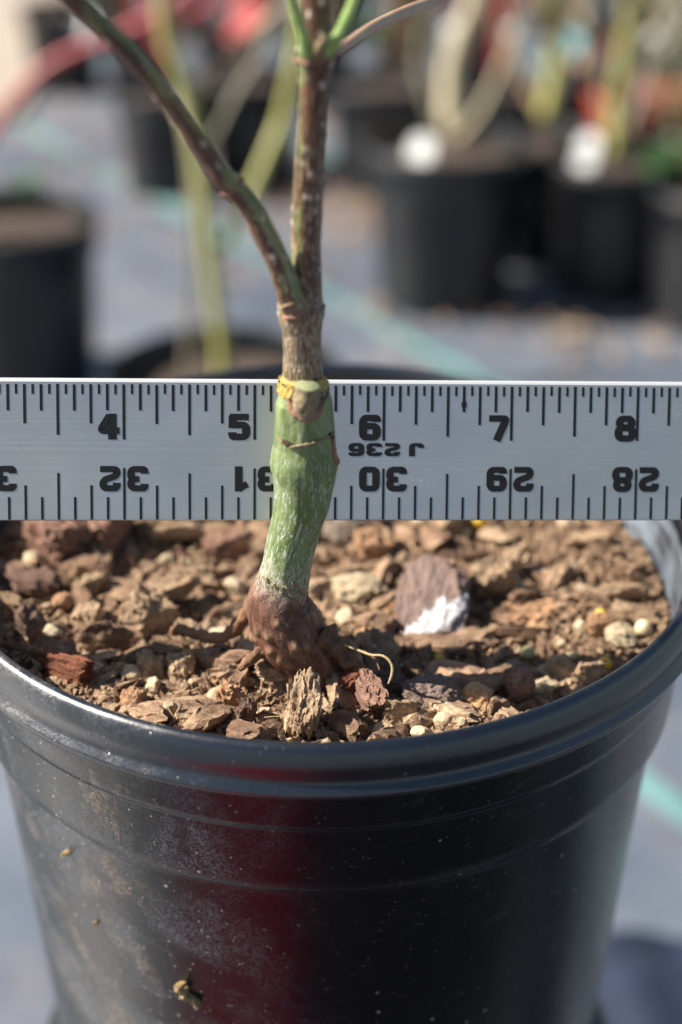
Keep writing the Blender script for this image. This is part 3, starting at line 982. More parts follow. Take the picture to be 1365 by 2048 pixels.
root_tab = [(1400, 590, 745), (1376, 584, 728), (1352, 575, 710), (1330, 562, 696), (1312, 545, 682), (1296, 528, 670), (1278, 512, 657), (1257, 503, 648),
            (1237, 497, 637), (1216, 493, 624), (1196, 496, 617), (1180, 505, 616), (1167, 513, 617), (1150, 519, 620), (1134, 525, 623), (1113, 529, 628), (1093, 533, 633),
            (1072, 538, 638), (1052, 542, 643), (1032, 545.5, 650), (1012, 547.5, 658), (991, 548.5, 663), (972, 548, 667), (954, 546.5, 671), (936, 543.5, 674),
            (920, 542.5, 674), (905, 545, 673), (890, 549, 672), (868, 550.5, 670), (847, 550.5, 669), (825, 550.5, 667), (806, 551, 665), (796, 553, 662), (788, 558, 655), (783, 570, 645), (780, 590, 625)]
RP, RR = stem_rings(root_tab)
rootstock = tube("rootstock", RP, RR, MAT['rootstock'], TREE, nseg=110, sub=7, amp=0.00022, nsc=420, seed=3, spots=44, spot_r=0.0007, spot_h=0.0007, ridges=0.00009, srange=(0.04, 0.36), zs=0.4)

SCI_OFF = 0.0
scion_tab = [(815, 572, 655), (800, 566, 655), (785, 562, 655), (770, 561, 652), (755, 563, 648), (745, 565.5, 646), (725, 566, 645), (704, 567, 643.5), (684, 566, 643), (663, 566, 644),
             (648, 562, 645.5), (634, 558, 647.5), (622, 557, 650), (609, 556, 650.5), (598, 563, 648), (585, 572, 645), (560, 581, 643), (535, 583, 642.5), (513, 583, 642), (470, 584, 643.5),
             (430, 585, 645.5), (385, 587, 647), (320, 590.5, 651), (256, 594, 654.5), (205, 596, 658), (154, 597, 664), (130, 595, 669), (112, 592, 675), (98, 592, 677), (85, 596, 672),
             (70, 601, 667), (50, 605, 664), (20, 605, 663), (-40, 605, 663), (-160, 606, 662), (-420, 608, 658), (-700, 618, 650)]
SP_, SR_ = stem_rings(scion_tab)
scion = tube("scion_stem", SP_, SR_, MAT['scion'], TREE, nseg=96, sub=7, amp=0.00016, nsc=380, seed=5, zs=0.35, spots=75, spot_r=0.00032, spot_h=0.00028, ridges=0.00010, srange=(0.14, 0.62))


def front_pt(px, py, P=RP, tab=root_tab, out=1.0):
    """point of the stem's camera-facing surface at a pixel"""
    for i in range(len(tab) - 1):
        y0, y1 = tab[i][0], tab[i + 1][0]
        if y1 <= py <= y0:
            t = (y0 - py) / (y0 - y1)
            xl = tab[i][1] + (tab[i + 1][1] - tab[i][1]) * t
            xr = tab[i][2] + (tab[i + 1][2] - tab[i][2]) * t
            c = (xl + xr) / 2
            hw = (xr - xl) / 2
            s = max(-1, min(1, (px - c) / hw))
            dep = depth_of(on_y(c, py, STEM_Y))
            r = hw * dep / FPX
            return on_y(px, py, STEM_Y - r * sqrt(max(0, 1 - s * s)) * out)
    return on_y(px, py, STEM_Y - 0.005)


def surf_tube(name, pts, radii_px, mat, parent=TREE, out=1.0, **k):
    P = [front_pt(x, y, out=out) for x, y in pts]
    R = [r * 0.298 / FPX for r in radii_px]
    return tube(name, P, R, MAT[mat], parent, **k)


# side branch to the upper left
br_px = [(600, 640, 22), (592, 618, 26), (583, 596, 27), (572, 560, 26), (553, 515, 24.5), (531, 470, 24), (508, 425, 23.5), (480, 388, 23.5), (462, 372, 24.5), (448, 356, 23.5), (415, 310, 22.5),
         (378, 255, 22), (340, 205, 21.5), (300, 155, 21.5), (262, 112, 21.5), (215, 62, 22), (172, 22, 22.5), (150, 4, 23.5), (125, -20, 22), (60, -80, 21), (-40, -180, 20), (-160, -300, 18)]
BP, BR = [], []
for i, (x, y, r) in enumerate(br_px):
    t = i / (len(br_px) - 1)
    p = on_y(x, y, STEM_Y - 0.0016 - 0.010 * t)
    BP.append(p)
    BR.append(r * depth_of(p) / FPX)
branch = tube("side_branch", BP, BR, MAT['branch'], TREE, nseg=72, sub=9, amp=0.00014, nsc=350, seed=8, zmm=22, spots=40, spot_r=0.00028, spot_h=0.0003, ridges=0.00006, srange=(0.05, 0.9))

# collar and bud scars at the fork
def ring_on(name, P, R, i, width, mat, parent, tilt=0.0, over=1.03, seed=0):
    """a rough ring round a stem"""
    c = P[i]
    T = (P[i + 1] - P[i - 1]).normalized()
    side = T.cross(Vector((0, -1, 0))).normalized()
    fv = side.cross(T)
    pts = []
    n = 40
    for k in range(n + 1):
        a = 2 * pi * k / n
        d = side * cos(a) + fv * sin(a)
        pts.append(c + d * R[i] * over + T * (tilt * cos(a) * R[i] + 0.0006 * noise.noise(Vector((cos(a) * 1.5, sin(a) * 1.5, seed)))))
    return tube(name, pts, [width * (0.8 + 0.5 * abs(noise.noise(Vector((k * 0.7, seed, 0))))) for k in range(n + 1)], mat, parent, nseg=8, sub=2, amp=0.0001, nsc=1500, seed=seed)


ring_on("bark_collar", BP, BR, 1, 0.00042, MAT['callus'], TREE, 0.15, 1.03, 1)
ring_on("bark_collar", BP, BR, 2, 0.00026, MAT['stubwood'], TREE, 0.25, 1.01, 2)
ring_on("bud_scar", BP, BR, 8, 0.00030, MAT['callus'], TREE, -0.1, 0.99, 3)
# node at the top of the stem: collar, a dead bud stub, two green shoots, a back twig
ring_on("bark_collar", SP_, SR_, 27, 0.00034, MAT['callus'], TREE, 0.2, 0.99, 4)


def free_tube(name, pp, mat, dy=0.0, dys=None, **k):
    P, R = [], []
    for i, (x, y, r) in enumerate(pp):
        yy = STEM_Y + (dys[i] if dys else dy)
        p = on_y(x, y, yy)
        P.append(p)
        R.append(r * depth_of(p) / FPX)
    return tube(name, P, R, MAT[mat], TREE, **k)


free_tube("bud_stub", [(628, 112, 12), (636, 98, 10), (644, 84, 8), (650, 74, 6), (651, 71, 1)], 'stubwood', dys=[-0.002, -0.0042, -0.0055, -0.0062, -0.0064], nseg=20, sub=4, amp=0.0002, nsc=900)
free_tube("shoot", [(616, 110, 12), (611, 92, 13), (606, 70, 12), (600, 48, 11), (594, 30, 11.5), (588, 12, 10.5), (582, -8, 10), (560, -90, 9), (520, -220, 7)], 'green',
          dys=[-0.003, -0.0036, -0.0038, -0.004, -0.0042, -0.0045, -0.005, -0.007, -0.01], nseg=28, sub=6, amp=0.0001, nsc=400)
free_tube("shoot", [(652, 104, 12), (664, 92, 14), (676, 75, 13), (688, 52, 12.5), (698, 30, 13), (707, 8, 12.5), (716, -15, 12), (750, -110, 11), (800, -260, 8)], 'green',
          dys=[-0.003, -0.0035, -0.0036, -0.0036, -0.0036, -0.0036, -0.004, -0.006, -0.01], nseg=28, sub=6, amp=0.0001, nsc=400)
free_tube("shoot", [(660, 110, 9), (682, 97, 10), (712, 76, 11), (760, 46, 12), (820, 20, 12), (890, -6, 12), (1000, -50, 12)], 'pink_tw',
          dys=[0.002, 0.006, 0.018, 0.04, 0.065, 0.09, 0.12], nseg=24, sub=6, amp=0.0001, nsc=300)

# graft: the cut stub, its callus lip, yellow tape remnants, rubber scar with a wound, bark scar
sb = [front_pt(612, 832), front_pt(613, 815), front_pt(614, 798)]
S0 = sb[1] + Vector((0, 0.0026, 0))
top = on_y(619, 764, STEM_Y - 0.0066)
path = [on_y(610, 826, STEM_Y - 0.0050), on_y(612, 810, STEM_Y - 0.0053), on_y(614, 792, STEM_Y - 0.0054), on_y(616, 771, STEM_Y - 0.0054)]
stub = tube("graft_stub", path, [0.00215, 0.0024, 0.00245, 0.0023], MAT['stubwood'], TREE, nseg=48, sub=8, amp=0.00022, nsc=650, seed=12, ridges=0.00018)
capn = (path[-1] - path[-2]).normalized()
capd = tube("cut_face", [path[-1] - capn * 0.0002, path[-1] + capn * 0.00012], [0.0024, 0.0021], MAT['cut'], TREE, nseg=40, amp=0.00015, nsc=900)
surf_tube("callus", [(576, 796), (581, 812), (591, 826), (608, 836), (625, 833), (640, 820), (649, 802)], [3, 6, 8, 9, 9, 7, 3], 'callus', out=1.16, nseg=16, sub=7, amp=0.00022, nsc=900, seed=2)


def tape_piece(name, u0, u1, z0, z1, seed, rr=1.06, base=0):
    """a crinkled remnant of tape bent round the stem between two angles (degrees; 270 faces the camera)"""
    rg = random.Random(seed)
    nu, nv = 60, 12
    V, F = [], []
    for j in range(nv + 1):
        for i in range(nu + 1):
            u = i / nu
            a = radians(u0 + (u1 - u0) * u)
            e = noise.noise(Vector((u * 6, seed, 0))) * 0.45
            v = j / nv
            py = z0 + (z1 - z0) * (v * (0.85 + 0.35 * noise.noise(Vector((u * 5, seed, 4)))) + e * 0.35)
            c = on_y(607, py, STEM_Y)
            t = (795 - py) / 50
            r = (0.0050 - 0.0010 * min(1, max(0, t))) * rr * 0.98
            r += 0.00035 * noise.noise(Vector((u * 6, v * 1.5, seed))) + 0.00008 * noise.noise(Vector((u * 25, v * 6, seed)))
            V.append((c.x + r * cos(a), STEM_Y + r * sin(a), c.z))
    for j in range(nv):
        for i in range(nu):
            k = j * (nu + 1) + i
            F.append((k, k + 1, k + nu + 2, k + nu + 1))
    o = mesh_obj(name, V, F, MAT['tape'], TREE)
    s = o.modifiers.new("thick", 'SOLIDIFY')
    s.thickness = 0.00018
    return o


tape_piece("grafting_tape", 170, 245, 780, 756, 1, 1.05)
tape_piece("grafting_tape", 296, 355, 768, 750, 2, 1.08)
tape_piece("grafting_tape", 195, 345, 756, 745, 3, 1.04)
surf_tube("bark_scar", [(556, 872), (562, 880), (570, 886), (583, 893), (600, 891), (620, 888), (640, 881), (655, 875), (664, 870), (668, 862)], [1.5, 3, 3.5, 3.5, 2.6, 2.6, 2.6, 2.8, 3.4, 2], 'stubwood', nseg=10, sub=6, amp=0.0002, nsc=1500, seed=4)
surf_tube("wound", [(563, 879), (571, 883), (579, 888), (587, 890)], [2, 5, 5.5, 2], 'wound', out=0.985, nseg=12, sub=5, amp=0.0002, nsc=1500, seed=5)
surf_tube("wound", [(659, 866), (662, 872), (666, 876)], [2, 4, 2], 'wound', out=0.985, nseg=12, sub=4, amp=0.0002, nsc=1500, seed=6)
surf_tube("bark_scar", [(664, 880), (667, 892), (669, 905), (671, 920), (673, 932), (669, 944)], [3, 5.5, 6.5, 6.5, 5, 2], 'callus', out=0.9, nseg=14, sub=6, amp=0.0003, nsc=900, seed=7)

# flaky bark line where the green ends
for k, (x, y) in enumerate([(533, 1160), (548, 1172), (566, 1186), (572, 1176), (590, 1170), (604, 1184), (584, 1196)]):
    surf_tube("bark_scar", [(x - 7, y - 5), (x, y), (x + 6, y + 7)], [2, 4, 1.5], 'stubwood', nseg=9, sub=4, amp=0.0003, nsc=1800, seed=20 + k)


# roots
def root_path(name, pp, mat, sub=8, **k):
    P, R = [], []
    for x, y, r, lift in pp:
        p = on_soil(x, y)
        P.append(Vector((p.x, p.y, soil_h(p.x, p.y) + lift)))
        R.append(r * depth_of(p) / FPX)
    return tube(name, P, R, MAT[mat], TREE, nseg=20, sub=sub, amp=0.0005, nsc=450, **k)


def air_path(name, pp, mat, sub=8, amp=0.0006):
    P, R = [], []
    for x, y, r, Y in pp:
        p = on_y(x, y, Y)
        P.append(p)
        R.append(r * depth_of(p) / FPX)
    return tube(name, P, R, MAT[mat], TREE, nseg=20, sub=sub, amp=amp, nsc=500)


air_path("root", [(520, 1212, 14, 0.258), (497, 1226, 15, 0.260), (478, 1250, 14, 0.2615), (455, 1270, 12, 0.262), (425, 1275, 11, 0.2635), (395, 1268, 11, 0.266), (368, 1260, 11, 0.268), (345, 1262, 9, 0.270)], 'root')
air_path("root", [(640, 1270, 24, 0.2545), (668, 1290, 24, 0.2535), (694, 1312, 20, 0.2525), (716, 1336, 13, 0.2515), (730, 1352, 8, 0.2500)], 'root', amp=0.0016)
0 and air_path("root", [(600, 1310, 30, 0.2500), (604, 1335, 30, 0.2470), (600, 1362, 24, 0.2440), (592, 1392, 14, 0.2410)], 'root')
air_path("root", [(540, 1290, 16, 0.2535), (520, 1306, 13, 0.2520), (498, 1322, 10, 0.2505), (478, 1338, 7, 0.2490)], 'root')
air_path("fine_root", [(690, 1290, 2.6, 0.2515), (715, 1300, 2.4, 0.250), (742, 1310, 2.8, 0.2485), (766, 1312, 2.4, 0.2475), (782, 1326, 2.8, 0.2465), (785, 1346, 3.2, 0.2455), (777, 1368, 2.2, 0.2445)], 'root_pale', amp=0.0001)
air_path("fine_root", [(700, 1300, 3, 0.252), (725, 1302, 2.6, 0.251), (750, 1318, 2.2, 0.2495), (760, 1340, 2, 0.248)], 'root', amp=0.0001)
0 and air_path("fine_root", [(500, 1345, 3, 0.2475), (512, 1335, 4, 0.247), (528, 1338, 4, 0.2465), (532, 1356, 3, 0.246)], 'root_pale', amp=0.0001)
0 and air_path("fine_root", [(470, 1310, 4, 0.254), (452, 1298, 3.5, 0.2555), (440, 1282, 3, 0.257)], 'root_pale', amp=0.0001)

# white and tan threads among the chips at the front
for i, (pp, r) in enumerate([([(530, 1464), (570, 1462), (600, 1470), (632, 1477)], 0.8), ([(520, 1385), (560, 1388), (600, 1378)], 0.7), ([(610, 1395), (602, 1425), (622, 1450)], 0.6),
                             ([(783, 1430), (790, 1445), (775, 1456)], 0.9)]):
    P = [on_soil(x, y) + Vector((0, 0, 0.0035)) for x, y in pp]
    o = tube("root_thread", P, [r * 0.27 / FPX] * len(P), MAT['perlite'], None, nseg=6, sub=8)
    tag(o, ["white thread-like root along the front rim", "fine pale thread lying in front of the tree base", "fine pale thread hanging over the upright bark slab",
            "fine curled thread left of the dark rock"][i], "root thread")

# ------------------------------------------------------------------ the ruler
D5, YAW, TILT = 0.3028, radians(4.3), radians(5.5)
RIGHT, UP, FWD = Vector((1, 0, 0)), Vector((0, SP, CP)), Vector((0, CP, -SP))
uu = (RIGHT * cos(YAW) + FWD * sin(YAW)).normalized()
o5 = at_depth(509.5, 1041, D5)                        # foot of the 5 inch mark
vv = UP * cos(TILT) - FWD * sin(TILT)
vv = (vv - uu * vv.dot(uu)).normalized()
ww = uu.cross(vv).normalized()                         # towards the camera
if ww.y > 0: ww = -ww
IN = 0.0254
HGT = 0.0277
TH = 0.0016


def rul(s, t, h=0.0):
    """s: inches along, t: metres above the lower edge, h: metres above the face"""
    return o5 + uu * ((s - 5) * IN) + vv * t + ww * h


RULER = empty("ruler", rul(5, 0), "brushed aluminium yardstick with black inch marks held level behind the stem", "ruler")


def ruler_blade():
    bvl = 0.0007
    sec = [(0.00015, 0), (0.0, -0.00015), (0.0, -TH), (HGT, -TH), (HGT, -bvl), (HGT - bvl * 0.35, -bvl * 0.25), (HGT - bvl, 0.0)]
    ss = [0 + 36 * i / 72 for i in range(73)]
    V, F = [], []
    for s in ss:
        for t, h in sec: V.append(rul(s, t, h))
    n = len(sec)
    for i in range(len(ss) - 1):
        for j in range(n):
            k = (j + 1) % n
            F.append((i * n + j, i * n + k, (i + 1) * n + k, (i + 1) * n + j))
    F.append(tuple(range(n))[::-1])
    F.append(tuple((len(ss) - 1) * n + j for j in range(n)))
    o = mesh_obj("blade", V, F, MAT['alu'], RULER, smooth=False)
    edge = M("machined_edge")
    o.data.materials.append(edge.set(Base_Color=(0.66, 0.67, 0.67), Metallic=0.4, Roughness=0.45))  # paler, less metallic than the face: sun glint put into the edge colour
    for p in o.data.polygons:
        if len(p.vertices) == 4 and p.index % n in (3, 4, 5): p.material_index = 1
    bm = bmesh.new()
    bm.from_mesh(o.data)
    bmesh.ops.recalc_face_normals(bm, faces=bm.faces)
    bm.to_mesh(o.data)
    bm.free()
    # object axes along the ruler so the brushing follows it
    R = Matrix((uu, -ww, vv)).transposed().to_4x4()
    o.data.transform(R.inverted())
    o.rotation_euler = R.to_euler()
    return o


ruler_blade()
INK_H = 0.00006


def ink_mesh(name, polys):
    V, F = [], []
    for P in polys:
        b = len(V)
        V += P
        F.append(tuple(range(b, b + len(P))))
    o = mesh_obj(name, V, F, MAT['ink'], RULER, smooth=False)
    for p in o.data.polygons:
        if p.normal.dot(ww) < 0: p.flip()
    return o


def ticks():
    polys = []
    rg = random.Random(3)
    top = HGT - 0.00105
    for i in range(0, 36 * 16 + 1):
        s = i / 16
        if i % 16 == 0: l = 0.0107
        elif i % 8 == 0: l = 0.0099
        elif i % 4 == 0: l = 0.0076
        elif i % 2 == 0: l = 0.0051
        else: l = 0.0019
        if i in (0, 576): continue
        w_ = 0.00028 / IN * (1.0 if l > 0.004 else 0.85)
        a = top - rg.uniform(0, 0.00015)
        polys.append([rul(s - w_, a - l, INK_H), rul(s + w_, a - l, INK_H), rul(s + w_, a, INK_H), rul(s - w_, a, INK_H)])
    # a blot on the mark at 6 5/8
    s = 6 + 10 / 16
    c = top - 0.0037
    polys.append([rul(s + 0.021 * cos(k * pi / 5) , c + 0.0009 * sin(k * pi / 5), INK_H + 0.00002) for k in range(10)])
    for i in range(1, 36 * 8):
        s = i / 8
        if i % 8 == 0: l = 0.0103
        elif i % 4 == 0: l = 0.0093
        elif i % 2 == 0: l = 0.0069
        else: l = 0.0046
        w_ = 0.00025 / IN
        polys.append([rul(s - w_, 0.0002, INK_H), rul(s + w_, 0.0002, INK_H), rul(s + w_, l, INK_H), rul(s - w_, l, INK_H)])
    ink_mesh("tick_marks", polys)


ticks()

GL = {
    '0': [[(.14, .12), (.14, .88), (.66, .88), (.66, .12), 'c']],
    '1': [[(.47, 1.0), (.47, 0)], [(.13, .70), (.47, .90)]],
    '2': [[(.14, .66), (.14, .88), (.66, .88), (.66, .56), (.14, .38), (.14, .12), (.78, .12)]],
    '3': [[(.14, .70), (.14, .88), (.66, .88), (.66, .52), (.34, .52)], [(.34, .52), (.66, .52), (.66, .12), (.14, .12), (.14, .30)]],
    '4': [[(.46, .92), (.10, .34), (.82, .34)], [(.55, 1.0), (.55, 0)]],
    '5': [[(.76, .89), (.04, .89), 's'], [(.16, .94), (.15, .46), 's'], [(.16, .58), (.66, .58), (.66, .12), (.14, .12), (.14, .30)]],
    '6': [[(.66, .72), (.66, .88), (.14, .88), (.14, .12), (.66, .12), (.66, .56), (.18, .56)]],
    '7': [[(.04, .88), (.68, .88), (.64, .70), (.34, 0)]],
    '8': [[(.17, .55), (.17, .89), (.63, .89), (.63, .55), 'c'], [(.13, .11), (.13, .52), (.67, .52), (.67, .11), 'c']],
    '9': None,
    'J': [[(.62, 1.0), (.62, .12), (.14, .12), (.14, .36)]],
}


def fillet(pts, rad, closed):
    out = []
    n = len(pts)
    for i, p in enumerate(pts):
        if not closed and i in (0, n - 1):
            out.append(p)
            continue
        a, b = pts[(i - 1) % n], pts[(i + 1) % n]
        da, db = hypot(a[0] - p[0], a[1] - p[1]), hypot(b[0] - p[0], b[1] - p[1])
        r = min(rad, da * 0.49, db * 0.49)
        q0 = (p[0] + (a[0] - p[0]) / da * r, p[1] + (a[1] - p[1]) / da * r)
        q1 = (p[0] + (b[0] - p[0]) / db * r, p[1] + (b[1] - p[1]) / db * r)
        for k in range(6):
            t = k / 5
            out.append(((1 - t) ** 2 * q0[0] + 2 * t * (1 - t) * p[0] + t * t * q1[0], (1 - t) ** 2 * q0[1] + 2 * t * (1 - t) * p[1] + t * t * q1[1]))
    return out


def glyph(ch, wmul=1.0, thick=0.235):
    """polygons (quads) of a character in a 0.8 x 1 box"""
    rot = False
    src = GL[ch]
    if src is None: src, rot = GL['6'], True
    quads = []
    for st in src:
        closed = st[-1] == 'c'
        sharp = st[-1] == 's'
        pts = [p for p in st if p not in ('c', 's')]
        pts = fillet(pts, 0 if sharp else 0.17 if len(pts) > 2 else 0, closed)
        n = len(pts)
        L, Rr = [], []
        for i, p in enumerate(pts):
            a = pts[(i - 1) % n] if closed or i > 0 else p
            b = pts[(i + 1) % n] if closed or i < n - 1 else p
            dx, dy = b[0] - a[0], b[1] - a[1]
            m = hypot(dx, dy) or 1
            nx, ny = -dy / m, dx / m
            # horizontals are drawn thinner than verticals
            t = thick / 2 * (1.08 * abs(nx) + 0.86 * abs(ny)) / (abs(nx) + abs(ny))
            L.append((p[0] + nx * t, p[1] + ny * t))
            Rr.append((p[0] - nx * t, p[1] - ny * t))
        for i in range(n if closed else n - 1):
            k = (i + 1) % n
            quads.append([L[i], L[k], Rr[k], Rr[i]])
    if rot: quads = [[(0.8 - x, 1 - y) for x, y in q] for q in quads]
    return quads


def numeral(text, s_left, t_low, w_in, h_m, flip=False, gap=0.06, name="numeral", lift=0.0, thick=0.285, extra=None):
    """characters from s_left (inches), each w_in wide; flip turns the whole word upside down"""
    polys = []
    n = len(text)
    adv = w_in + gap
    tot = n * w_in + (n - 1) * gap
    x0 = 0
    h = INK_H + 0.00001 + lift
    for ci, ch in enumerate(text):
        off = ci * adv + (extra or 0) * (ci > 0)
        if ch == ' ': continue
        for qi, q in enumerate(glyph(ch, thick=thick)):
            P = []
            for x, y in q:
                X = off + x / 0.8 * w_in
                Yy = y
                if flip: X, Yy = tot - X, 1 - Yy
                P.append(rul(s_left + X, t_low + Yy * h_m, h + (qi % 7) * 0.000003))
            polys.append(P)
    return ink_mesh(name, polys)


px_in = 1 / 257.0
TL = HGT - (877 - 757) / 257 * IN * 1.0       # foot of the upper numerals
HN = 51 / 257 * IN
for v, sl_ in ((1, .80), (2, 1.80), (3, 2.79), (4, 3.795), (5, 4.795), (6, 5.805), (7, 6.81), (8, 7.82), (9, 8.81)):
    numeral(str(v), sl_ + 0.005, TL, 0.163, HN, name="numeral", thick=0.30)
BL = (1040 - 982) / 257 * IN
HB = 50 / 257 * IN
for v in range(35, 26, -1):
    s = 36 - v
    a, b = str(v)
    # upside down: the units digit stands left of the mark, the tens digit right of it
    numeral(b, s - 0.188, BL, 0.158, HB, flip=True, name="numeral")
    numeral(a, s + 0.024, BL, 0.158, HB, flip=True, name="numeral")
numeral("236", 5.728, (1040 - 911) / 257 * IN, 0.118, 26 / 257 * IN, flip=True, gap=0.022, name="numeral", thick=0.30)
numeral("J", 6.195, (1040 - 911) / 257 * IN, 0.118, 26 / 257 * IN, flip=True, name="letter", thick=0.30)

# ------------------------------------------------------------------ debris on the pot wall
def wall_pt(px, py, out=0.0):
    """intersection of a pixel's ray with the front pot's wall"""
    r = ray(px, py)
    R = 0.080
    for _ in range(8):
        cx, cy = CAM.x - PC.x, CAM.y - PC.y
        a = r.x ** 2 + r.y ** 2
        b = 2 * (cx * r.x + cy * r.y)
        c = cx * cx + cy * cy - R * R
        d = b * b - 4 * a * c
        if d < 0: d = 0
        t = (-b - sqrt(d)) / (2 * a)
        p = CAM + r * t
        z = p.z - ZR
        if z > -0.038: R = 0.0815
        else: R = 0.0775 + (z + 0.042) * 0.074
    n = Vector((p.x - PC.x, p.y - PC.y, 0)).normalized()
    return p + n * out, n


def debris(px, py, Lp, Wp, mat, label, seed, name="leaf_scrap", cat="leaf scrap", ang=0, T=0.0012, curl=0.5):
    p, n = wall_pt(px, py, T * 0.3)
    k = depth_of(p) / FPX
    me = chunk_mesh(name, Lp * k, Wp * k, T, seed, MAT[mat], cuts=6, amp=0.3, fibre=0.2, sub=4, bend=curl)
    o = bpy.data.objects.new(name, me)
    COL.objects.link(o)
    o.location = p
    q = n.to_track_quat('Z', 'Y')
    o.rotation_mode = 'QUATERNION'
    o.rotation_quaternion = q @ Quaternion((0, 0, 1), radians(ang))
    tag(o, label, cat)


debris(372, 1968, 26, 22, 'gold', "curled golden leaf scrap stuck on the lower front of the pot", 71, ang=-60, T=0.003)
debris(388, 1992, 36, 15, 'gold', "flat golden leaf scrap just under the curled one on the pot", 72, ang=-20, T=0.002)
debris(140, 1703, 16, 10, 'gold', "tiny tan husk stuck on the pot's left side", 73, ang=30, T=0.0016)
debris(142, 1478, 20, 8, 'bark_tan', "small tan shred on the lip's left underside", 74, ang=60)
debris(1034, 1532, 26, 14, 'bark_old', "small rusty dirt clod under the lip at the right", 75, ang=10)
debris(196, 1843, 8, 7, 'gold', "tiny pale grain stuck on the pot's left side, lower down", 76)

# ------------------------------------------------------------------ fabric flap on the ground, lower right
def flap():
    V, F = [], []
    n = 26
    c = on_z(1215, 2075, 0.0)
    for j in range(n + 1):
        for i in range(n + 1):
            u, v = i / n * 2 - 1, j / n * 2 - 1
            r2 = u * u * 0.9 + v * v
            x = c.x + u * 0.075 + 0.012 * noise.noise(Vector((v * 2, 1, 0)))
            y = c.y - 0.01 + v * 0.075 + 0.010 * noise.noise(Vector((u * 2, 5, 0)))
            z = 0.006 + 0.028 * max(0, 1 - r2) ** 0.8 + 0.006 * noise.noise(Vector((u * 2.5, v * 2.5, 3)))
            V.append((x, y, max(0.003, z)))
    for j in range(n):
        for i in range(n):
            k = j * (n + 1) + i
            F.append((k, k + 1, k + n + 2, k + n + 1))
    o = mesh_obj("fabric_flap", V, F, flat("dark_blue_fabric", (0.018, 0.026, 0.05), 0.6, 0.4, 0.3, 30))
    s = o.modifiers.new("thick", 'SOLIDIFY')
    s.thickness = 0.002
    tag(o, "dark blue rumpled flap of fabric on the ground at the lower right", "fabric flap")


flap()

# bark spilt on the cloth behind
def litter():
    rg = random.Random(77)
    V, F = [], []
    for (px, py, sx, sy, n) in ((735, 400, 0.07, 0.12, 420), (420, 325, 0.08, 0.10, 260), (1060, 640, 0.10, 0.04, 50), (1300, 700, 0.07, 0.03, 50), (600, 480, 0.3, 0.3, 160), (150, 260, 0.15, 0.2, 200)):
        c = on_z(px, py, 0)
        for _ in range(n):
            x, y = c.x + rg.gauss(0, sx), c.y + rg.gauss(0, sy)
            k = rg.uniform(0.001, 0.005)
            a = rg.uniform(0, 6.28)
            u = Vector((cos(a), sin(a), rg.uniform(-.3, .3))) * k * rg.uniform(1, 2.2)
            w_ = Vector((-sin(a), cos(a), 0)) * k
            b = len(V)
            q = Vector((x, y, 0.008))
            V += [q - u - w_, q + u - w_, q + u + w_, q - u + w_, q + Vector((0, 0, k * 0.9))]
            F += [(b, b + 1, b + 4), (b + 1, b + 2, b + 4), (b + 2, b + 3, b + 4), (b + 3, b, b + 4), (b + 3, b + 2, b + 1, b)]
    o = mesh_obj("spilt_bark", V, F, MAT['crumb'], smooth=False)
    tag(o, "blurred bark crumbs spilt on the ground cloth behind", "bark litter", kind="stuff")


litter()

# ------------------------------------------------------------------ the nursery behind: pots, trees, tags
def proto_pot(mat, name="nursery_pot"):
    root = empty(name, (0, 0, 0), "x", "plant pot")
    R = 0.085
    prof = [(0.0675, 0.09), (0.0805, 0.140), (0.082, 0.1515), (0.0835, 0.1535), (0.0852, 0.1515), (0.0855, 0.1445), (0.0862, 0.1435), (0.0850, 0.1425), (0.0825, 0.1415), (0.0815, 0.120), (0.0780, 0.117),
            (0.0765, 0.10), (0.069, 0.012), (0.067, 0.002), (0.0003, 0.0)]
    V, F = lathe([(r, z) for r, z in prof], 72)
    V = [(x, y, z * 1.12) for x, y, z in V]
    mesh_obj("pot_body", V, F, mat, root)
    V, F = [(0, 0, 0.155)], []
    for i in range(1, 9):
        for j in range(40):
            a = 2 * pi * j / 40
            r = 0.0803 * i / 8
            V.append((r * cos(a), r * sin(a), 0.149 + 0.005 * fbm(Vector((r * cos(a) * 60, r * sin(a) * 60, 2)), 3)))
    for j in range(40): F.append((0, 1 + j, 1 + (j + 1) % 40))
    for i in range(7):
        for j in range(40):
            a = 1 + i * 40
            F.append((a + j, a + 40 + j, a + 40 + (j + 1) % 40, a + (j + 1) % 40))
    m = M("bark_mulch")
    v = m.vec()
    c = m.ramp(m.noise(v, 90, 5, 0.7), [(0.40, (0.03, 0.022, 0.018)), (0.58, (0.10, 0.07, 0.055)), (0.74, (0.34, 0.24, 0.17))])
    m.bump(m.noise(v, 160, 4), 0.006, 1)
    s = mesh_obj("potting_soil", V, F, m.set(Base_Color=c, Roughness=0.9), root)
    return root


PROTO = proto_pot(MAT['pot2'])
PROTO_RED = proto_pot(MAT['terra'], "plastic_pot")
USED = {'b': False, 'r': False}
POTS = {}
KH = 0.172 / 0.170


def place_pot(key, px, py, wpx, label, group=None, red=False):
    r = ray(px, py)
    sb_ = -r.z
    D = CAM.z / (KH + (FPX / wpx) * sb_)
    d = FPX * D / wpx
    p = CAM + r * d
    s = D / 0.170
    proto = PROTO_RED if red else PROTO
    f = 'r' if red else 'b'
    if not USED[f]:
        USED[f] = True
        o = proto
        o.location = (p.x, p.y, 0.001)
        o.scale = (s,) * 3
        o["label"] = label
        if group: o["group"] = group
    else:
        o = copy_thing(proto, (p.x, p.y, 0.001), random.Random(hash(key) % 99).uniform(0, 6), s, label, group)
        if not group and "group" in o: del o["group"]
    POTS[key] = (Vector((p.x, p.y, 0.151 * s)), D, d)
    return o


